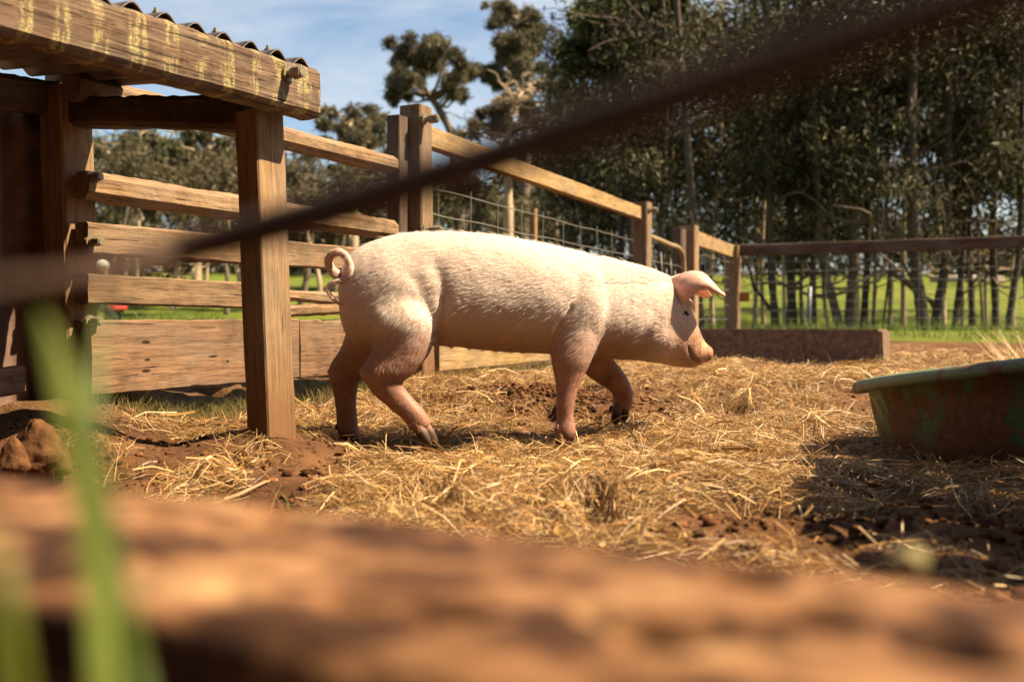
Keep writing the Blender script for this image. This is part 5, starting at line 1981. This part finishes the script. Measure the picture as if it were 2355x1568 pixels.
def build_wood():
    """the stand of trees beyond the pen on the right, one by one"""
    rng = np.random.default_rng(77)
    T = [   # column at the foot, at rail height, near the top; width px; depth; bark, label
        (1610, 1600, 1560, 26, 13.2, BARK_DARK, 'dark bent trunk rising straight behind the pig\'s ear'),
        (1785, 1770, 1762, 22, 14.0, BARK_DARK, 'dark straight tree beside the orange sign with a low side branch'),
        (1822, 1818, 1830, 27, 14.6, BARK_DARK, 'stout dark tree just before the blue-grey picket'),
        (1872, 1868, 1862, 18, 15.2, BARK_MID, 'slender tree right behind the blue-grey picket'),
        (1935, 1886, 1872, 24, 14.2, BARK_MID, 'forked tree leaning hard over towards the picket'),
        (1950, 1962, 1966, 24, 14.4, BARK_MID, 'upright tree growing from the same foot as the hard-leaning one'),
        (1985, 1996, 1999, 20, 15.0, BARK_DARK, 'dark tree close beside the forked pair'),
        (2007, 2016, 2040, 10, 14.5, BARK_MID, 'thin sapling between the forked pair and the thick trunks'),
        (2028, 2052, 2110, 7, 14.0, BARK_DARK, 'very thin stem slanting up steeply towards the thick trunks'),
        (2126, 2102, 2104, 32, 13.0, BARK_DARK, 'thickest dark trunk, curving in as it rises, above the trough end'),
        (2150, 2178, 2181, 28, 13.4, BARK_DARK, 'second thick trunk leaning away from the thickest one'),
        (2194, 2216, 2225, 17, 14.2, BARK_DARK, 'medium trunk leaning the same way as the second thick trunk'),
        (2238, 2229, 2240, 17, 14.8, BARK_DARK, 'slim upright trunk above the tub rim'),
        (2262, 2250, 2236, 8, 15.0, BARK_MID, 'thin pale stem behind the slim upright trunk'),
        (2292, 2284, 2296, 20, 14.0, BARK_DARK, 'trunk second from the right edge, slightly bent'),
        (2316, 2345, 2352, 19, 13.4, BARK_DARK, 'sharply slanting dark trunk at the right edge'),
        (2372, 2350, 2345, 14, 14.6, BARK_MID, 'trunk cut off by the right edge'),
        (1690, 1700, 1712, 14, 17.5, BARK_MID, 'thin pale trunk far back above the far corner post'),
        (1735, 1742, 1735, 13, 18.5, BARK_PALE, 'thin pale-barked trunk far back beside the dark straight tree'),
        (1530, 1520, 1528, 20, 16.0, BARK_DARK, 'dark tree standing directly behind the pipe gate'),
        (1440, 1428, 1432, 20, 17.0, BARK_DARK, 'dark tree directly behind the third fence post'),
        (1345, 1350, 1338, 20, 18.5, BARK_DARK, 'dark tree under the sloping rail behind the pig\'s shoulder'),
    ]
    crowns = []
    for s in range(5):
        rg = np.random.default_rng(200 + s)
        cl, rd = [], []
        for k in range(15):
            a = rg.uniform(0, 2 * np.pi)
            rr = rg.uniform(0.1, 1.25)
            cl.append((rr * math.cos(a), rr * math.sin(a), rg.uniform(-2.1, 2.5)))
            rd.append(rg.uniform(0.45, 0.85))
        V, q, Tn = leaf_cloud(cl, rd, 6000, rg, 0.115, DKGREEN + OLIVE[:2] if s != 3 else DKGREEN + YELLOW + OLIVE, 0.7)
        me = np_mesh('crown', V, q, False, Tn)
        me.materials.append(M_LEAF)
        crowns.append(me)
    for i, (xf, xr, xt, w, Y, bark, label) in enumerate(T):
        rg = np.random.default_rng(300 + i)
        f = W(xf, 760, Y)
        z = gz(f.x, Y)
        root = empty('woodland_tree', (f.x, Y, z), label, 'tree', 'trees beyond the pen')
        r0 = w * Y / FV / 2
        mid = W((xf * 0.55 + xr * 0.45), 680, Y)
        pts = [(f.x, Y, z - 0.15), (f.x + (mid.x - f.x) * .35, Y, z + 0.22), (mid.x, Y, mid.z), W(xr, 560, Y), W((xr + xt) / 2 + rg.normal(0, 4), 300, Y), W(xt, 60, Y), W(xt + rg.normal(0, 20), -300, Y)]
        tp = catmull([tuple(p) for p in pts], 5)
        rr = np.linspace(r0 * 1.05, r0 * 0.42, len(tp)) * (1 + 0.05 * rg.normal(0, 1, len(tp)))
        rr[0] *= 1.3
        mb = MB()
        mb.add(*tube(tp, rr, 10), tint=bark)
        nb = 7 if w > 12 else 3
        for _ in range(nb):
            j = rg.integers(len(tp) // 3, len(tp) - 2)
            a = rg.uniform(0, 2 * np.pi)
            L = rg.uniform(0.6, 1.9)
            e = tp[j] + np.array([math.cos(a) * L, math.sin(a) * L * 0.8, rg.uniform(0.1, 1.1)])
            P2, q2 = limb(tp[j], e, rr[j] * 0.4, 0.008, rg, 0.10)
            pale = np.array(bark) * rg.uniform(0.9, 2.6)
            mb.add(*tube(P2, q2, 6), tint=pale)
            for _ in range(2):
                P3, q3 = limb(P2[len(P2) // 2], P2[-1] + rg.normal(0, 0.45, 3), rr[j] * 0.14, 0.004, rg, 0.1, 4)
                mb.add(*tube(P3, q3, 4), tint=pale)
        if i in (1, 10, 17):
            P2, q2 = limb(tp[6], np.array(W(xf - 75, 600, Y)), r0 * 0.5, 0.015, rg, 0.08)
            mb.add(*tube(P2, q2, 6), tint=bark)
        link('trunk', mb.mesh('trunk'), M_BARK, root, Matrix.Identity(4))
        s = (0.75 + 0.35 * rg.random()) * (1.0 if w > 12 else 0.6)
        top = np.array(W(xt, 200, Y))
        o = link('crown', crowns[i % 5], None, root, Matrix.Translation((top[0], top[1], 3.55 + rg.uniform(-0.5, 0.6))) @ Matrix.Rotation(rg.uniform(0, 6.28), 4, 'Z') @ Matrix.Scale(s, 4))
    slim = [(1405, 1398, 19.5), (1492, 1500, 18.0), (1565, 1556, 19.0), (1640, 1652, 17.0), (1668, 1660, 20.0), (1758, 1750, 17.2), (1805, 1796, 18.6), (1846, 1852, 17.8), (1905, 1914, 19.0), (1972, 1978, 17.6), (2046, 2040, 18.4), (2078, 2084, 17.0), (2172, 2160, 18.8), (2212, 2204, 17.4), (2270, 2276, 18.2), (2332, 2322, 17.6)]
    marks = ['first', 'second', 'third', 'fourth', 'fifth', 'sixth', 'seventh', 'eighth', 'ninth', 'tenth', 'eleventh', 'twelfth', 'thirteenth', 'fourteenth', 'fifteenth', 'sixteenth']
    for i, (xf, xt, Y) in enumerate(slim):
        rg = np.random.default_rng(600 + i)
        f = W(xf, 760, Y)
        z = gz(f.x, Y)
        bark = [BARK_PALE, BARK_MID, (0.24, 0.185, 0.13)][i % 3]
        cl = [W(xt + rg.normal(0, 26), yy + rg.normal(0, 20), Y + rg.normal(0, .5)) for yy in (40, 110, 180, 260, 340)]
        tree('woodland_tree', (f.x, Y, z), [(f.x, Y, z - .1), W(xf + rg.normal(0, 5), 620, Y), W((xf + xt) / 2 + rg.normal(0, 8), 430, Y), W(xt + rg.normal(0, 8), 220, Y), W(xt, -60, Y)], rg.uniform(0.035, 0.06), cl, [rg.uniform(0.35, 0.6) for _ in cl], 2200, 0.13, OLIVE + DKGREEN + BROWN, 620 + i, 'slender trunk deep in the wood, %s counting from the mesh fence' % marks[i], 'tree', 'slender trees deep in the wood', bark, dead=7)
    # a bushier, greener tree in front of the wood, against the sky
    Y = 17.0
    rg = np.random.default_rng(9)
    L = [(1366, 55, 36), (1413, 38, 40), (1452, 26, 42), (1334, 102, 32), (1374, 100, 36), (1318, 138, 28), (1300, 120, 22), (1420, 90, 42), (1470, 80, 44), (1370, 140, 34), (1340, 20, 26), (1395, -10, 40), (1460, -30, 50), (1520, 20, 50), (1530, 90, 46), (1560, -40, 60), (1430, 150, 40), (1500, 150, 40)]
    c, r = px_clumps(L, Y, rg, 0.5)
    f = W(1455, 760, Y)
    z = gz(f.x, Y)
    tree('gum_tree', (f.x, Y, z), [(f.x, Y, z - .15), W(1460, 600, Y), W(1452, 400, Y), W(1445, 220, Y), W(1440, 100, Y), W(1450, -40, Y)], 0.12, c, r, 15000, 0.15, GREEN + YELLOW[:2], 110, 'bushy bright green tree whose leaves overhang the open sky', bark=BARK_DARK, dead=3)


def build_backdrop():
    """the wood beyond the meadow that reads as one mass"""
    rng = np.random.default_rng(55)
    cl, rd = [], []
    for k in range(330):
        x = rng.uniform(-40, 42)
        y = rng.uniform(52, 70)
        base = 2.6 + 0.02 * (y - 52)
        top = 7.5 + 2.5 * math.sin(x * 0.23) + (9.0 if x > 12 else 0.0) * min(1, max(0, (x - 8) / 8))
        z = base + rng.random() ** 1.3 * top
        cl.append((x, y, z))
        rd.append(rng.uniform(1.5, 2.9))
    V, q, T = leaf_cloud(cl, rd, 80000, rng, 0.72, OLIVE + DKGREEN, 0.5)
    o = link('far_woods', np_mesh('far_woods', V, q, False, T), M_LEAF)
    tag(o, 'hazy mass of distant woods beyond the green meadow', 'woods', None, 'stuff')
    # undergrowth and shrubs between the trunks of the nearer stand
    cl, rd = [], []
    for k in range(260):
        x = rng.uniform(0.9, 13.5)
        y = rng.uniform(18.0, 24)
        z = gz(x, y) + 1.9 + 6.9 * rng.random() ** 1.2 * min(1.0, 0.35 + x / 6)
        cl.append((x, y, z))
        rd.append(rng.uniform(0.45, 0.95))
    V, q, T = leaf_cloud(cl, rd, 78000, rng, 0.14, DKGREEN + OLIVE + BROWN + YELLOW, 0.6)
    o = link('undergrowth', np_mesh('undergrowth', V, q, False, T), M_LEAF)
    tag(o, 'dense dark leafy growth filling the wood behind the trunks', 'foliage', None, 'stuff')
    cl, rd = [], []
    for k in range(110):
        x = rng.uniform(-19, 1)
        y = rng.uniform(29, 36)
        z = gz(x, y) + rng.uniform(0.9, 4.0) * (1.0 if x < -3 else 0.8)
        cl.append((x, y, z))
        rd.append(rng.uniform(0.5, 1.2))
    V, q, T = leaf_cloud(cl, rd, 32000, rng, 0.24, OLIVE + BROWN + GREEN[:2], 0.5)
    o = link('scrub', np_mesh('scrub', V, q, False, T), M_LEAF)
    tag(o, 'brown-green scrub massed behind the timber rails', 'scrub', None, 'stuff')
    # leaning pale stems in the scrub
    spots = [(215, 300, 22), (262, 330, 24), (330, 300, 23), (395, 430, 22), (420, 398, 24), (455, 490, 23), (520, 500, 21), (560, 520, 22), (690, 720, 24), (735, 700, 22), (770, 800, 23), (1040, 1080, 24), (1110, 1090, 23), (1260, 1275, 24)]
    words = ['first', 'second', 'third', 'fourth', 'fifth', 'sixth', 'seventh', 'eighth', 'ninth', 'tenth', 'eleventh', 'twelfth', 'thirteenth', 'fourteenth']
    for i, (xf, xt, Y) in enumerate(spots):
        rg = np.random.default_rng(400 + i)
        f = W(xf, 720, Y)
        z = gz(f.x, Y)
        cl = [W(xt + rg.normal(0, 22), 430 + rg.normal(0, 35), Y + rg.normal(0, .4)) for _ in range(5)]
        where = 'behind the timber rails' if xf < 600 else ('between the lean-to post and the thick corner post' if xf < 900 else 'behind the mesh fence')
        tree('scrub_tree', (f.x, Y, z), [(f.x, Y, z - .1), W(xf + (xt - xf) * .3 + rg.normal(0, 6), 640, Y), W(xf + (xt - xf) * .65 + rg.normal(0, 8), 550, Y), W(xt, 450, Y)], 0.075 * rg.uniform(.8, 1.4), cl, [0.42] * 5, 1500, 0.14, OLIVE + BROWN, 420 + i, 'slim scrub tree %s, %s from the lean-to' % (where, words[i]), 'tree', 'scrub trees behind the fences', BARK_PALE if i % 2 else BARK_MID, dead=5)
    for (x, y, Y, L, a, lab) in ((2225, 590, 44, 3.4, 8, 'pale fallen log lying at the far side of the meadow'),):
        p = W(x, y, Y)
        z = gz(p.x, Y) + 0.12
        d = Vector((math.cos(R(a)), math.sin(R(a)), 0))
        o = pipe('fallen_log', [np.array((p.x, Y, z)) - np.array(d) * L / 2, np.array((p.x, Y, z + .03)), np.array((p.x, Y, z)) + np.array(d) * L / 2], 0.16, M_LOG, None, 9)
        tag(o, lab, 'log')


build_sky_trees()
build_wood()
build_backdrop()

# ------------------------------------------------------------------ a visitor far behind the rails
def build_person():
    Y = 14.0
    c = W(236, 604, Y)
    gx = W(258, 700, Y).x
    z0 = gz(gx, Y)
    top = c.z + 0.05
    H = top - z0
    k = H / 1.25
    root = Vector((gx, Y, z0))

    def q(x, y, z):
        return np.array([gx + x * k, Y + y * k, z0 + z * k])
    hx = (c.x - gx) / k
    mb = MB()

    def chain(pts, rad):
        mb.add(*tube(catmull([tuple(q(*p)) for p in pts], 4), catmull(np.array(rad)[:, None], 4)[:, 0] * k, 12))
    chain([(0.03, 0, 0.58), (0.0, 0, 0.75), (-0.04, 0, 0.90), (hx + .05, 0, 0.98), (hx + .02, 0, 1.04)], [0.11, 0.115, 0.125, 0.055, 0.045])
    mb.add(*ball(q(hx, 0, 1.12), (0.075 * k, 0.072 * k, 0.095 * k)))
    mb.add(*ball(q(hx - 0.078, 0, 1.105), (0.014 * k, 0.012 * k, 0.016 * k)))
    for s in (-1, 1):
        chain([(0.02, s * .06, 0.62), (0.0, s * .065, 0.34), (0.02, s * .065, 0.07)], [0.085, 0.055, 0.036])
        chain([(0.03, s * .065, 0.045), (-0.03, s * .07, 0.03), (-0.10, s * .075, 0.025)], [0.035, 0.036, 0.026])
        chain([(-0.03, s * .12, 0.90), (0.02, s * .17, 0.72), (-0.10, s * .15, 0.56)], [0.05, 0.038, 0.028])
        mb.add(*ball(q(hx, s * 0.074, 1.11), (0.012 * k, 0.008 * k, 0.022 * k)))
        for f in range(5):
            chain([(-0.10, s * .15, 0.56), (-0.125 - 0.006 * f, s * (.145 + .006 * f), 0.525), (-0.135 - 0.006 * f, s * (.14 + .008 * f), 0.49 + (0.02 if f in (0, 4) else 0))], [0.012, 0.009, 0.006])
    me = mb.mesh('person')
    tmp = bpy.data.objects.new('person_rough', me)
    COL.objects.link(tmp)
    md = tmp.modifiers.new('r', 'REMESH')
    md.mode = 'VOXEL'
    md.voxel_size = 0.011
    sm = tmp.modifiers.new('s', 'SMOOTH')
    sm.iterations = 3
    dg = bpy.context.evaluated_depsgraph_get()
    dg.update()
    m2 = bpy.data.meshes.new_from_object(tmp.evaluated_get(dg))
    bpy.data.objects.remove(tmp)
    m2.transform(Matrix.Translation(-root))
    for p in m2.polygons:
        p.use_smooth = True
    po = link('person', m2, plain_mat('visitor_skin', (0.42, 0.25, 0.17), (0.5, 0.31, 0.22), 20, 0.6, 0.05), None, Matrix.Translation(root))
    tag(po, 'person in white cap, red shirt and dark trousers standing far behind the rails', 'person')

    def cloth(name, chains, mat):
        m = MB()
        for pts, rad in chains:
            m.add(*tube(catmull([tuple(q(*p)) for p in pts], 4), catmull(np.array(rad)[:, None], 4)[:, 0] * k, 14))
        link(name, m.mesh(name), mat, po, Matrix.Identity(4))
    red = plain_mat('red_cloth', (0.50, 0.035, 0.03), (0.62, 0.06, 0.05), 30, 0.8, 0.2)
    cloth('shirt', [([(0.05, 0, 0.57), (0.04, 0, 0.62), (0.0, 0, 0.75), (-0.04, 0, 0.90), (hx + .06, 0, 0.97)], [0.145, 0.145, 0.135, 0.14, 0.062])] +
          [([(-0.03, s * .11, 0.90), (0.0, s * .15, 0.81), (0.02, s * .17, 0.72)], [0.062, 0.056, 0.052]) for s in (-1, 1)], red)
    cloth('trousers', [([(0.02, s * .06, 0.60), (0.0, s * .065, 0.34), (0.02, s * .065, 0.08)], [0.10, 0.072, 0.055]) for s in (-1, 1)], plain_mat('dark_cloth', (0.02, 0.022, 0.03), (0.035, 0.038, 0.05), 30, 0.9, 0.2))
    # cap: dome and peak
    m = MB()
    V, F = ball(q(hx, 0, 1.15), (0.088 * k, 0.084 * k, 0.085 * k))
    V[:, 2] = np.maximum(V[:, 2], q(0, 0, 1.135)[2])
    m.add(V, F)
    V, F = ball(q(hx - 0.10, 0, 1.145), (0.06 * k, 0.06 * k, 0.008 * k))
    m.add(V, F)
    link('cap', m.mesh('cap'), plain_mat('white_cloth', (0.68, 0.62, 0.56), (0.78, 0.73, 0.68), 30, 0.8, 0.1), po, Matrix.Identity(4))


build_person()
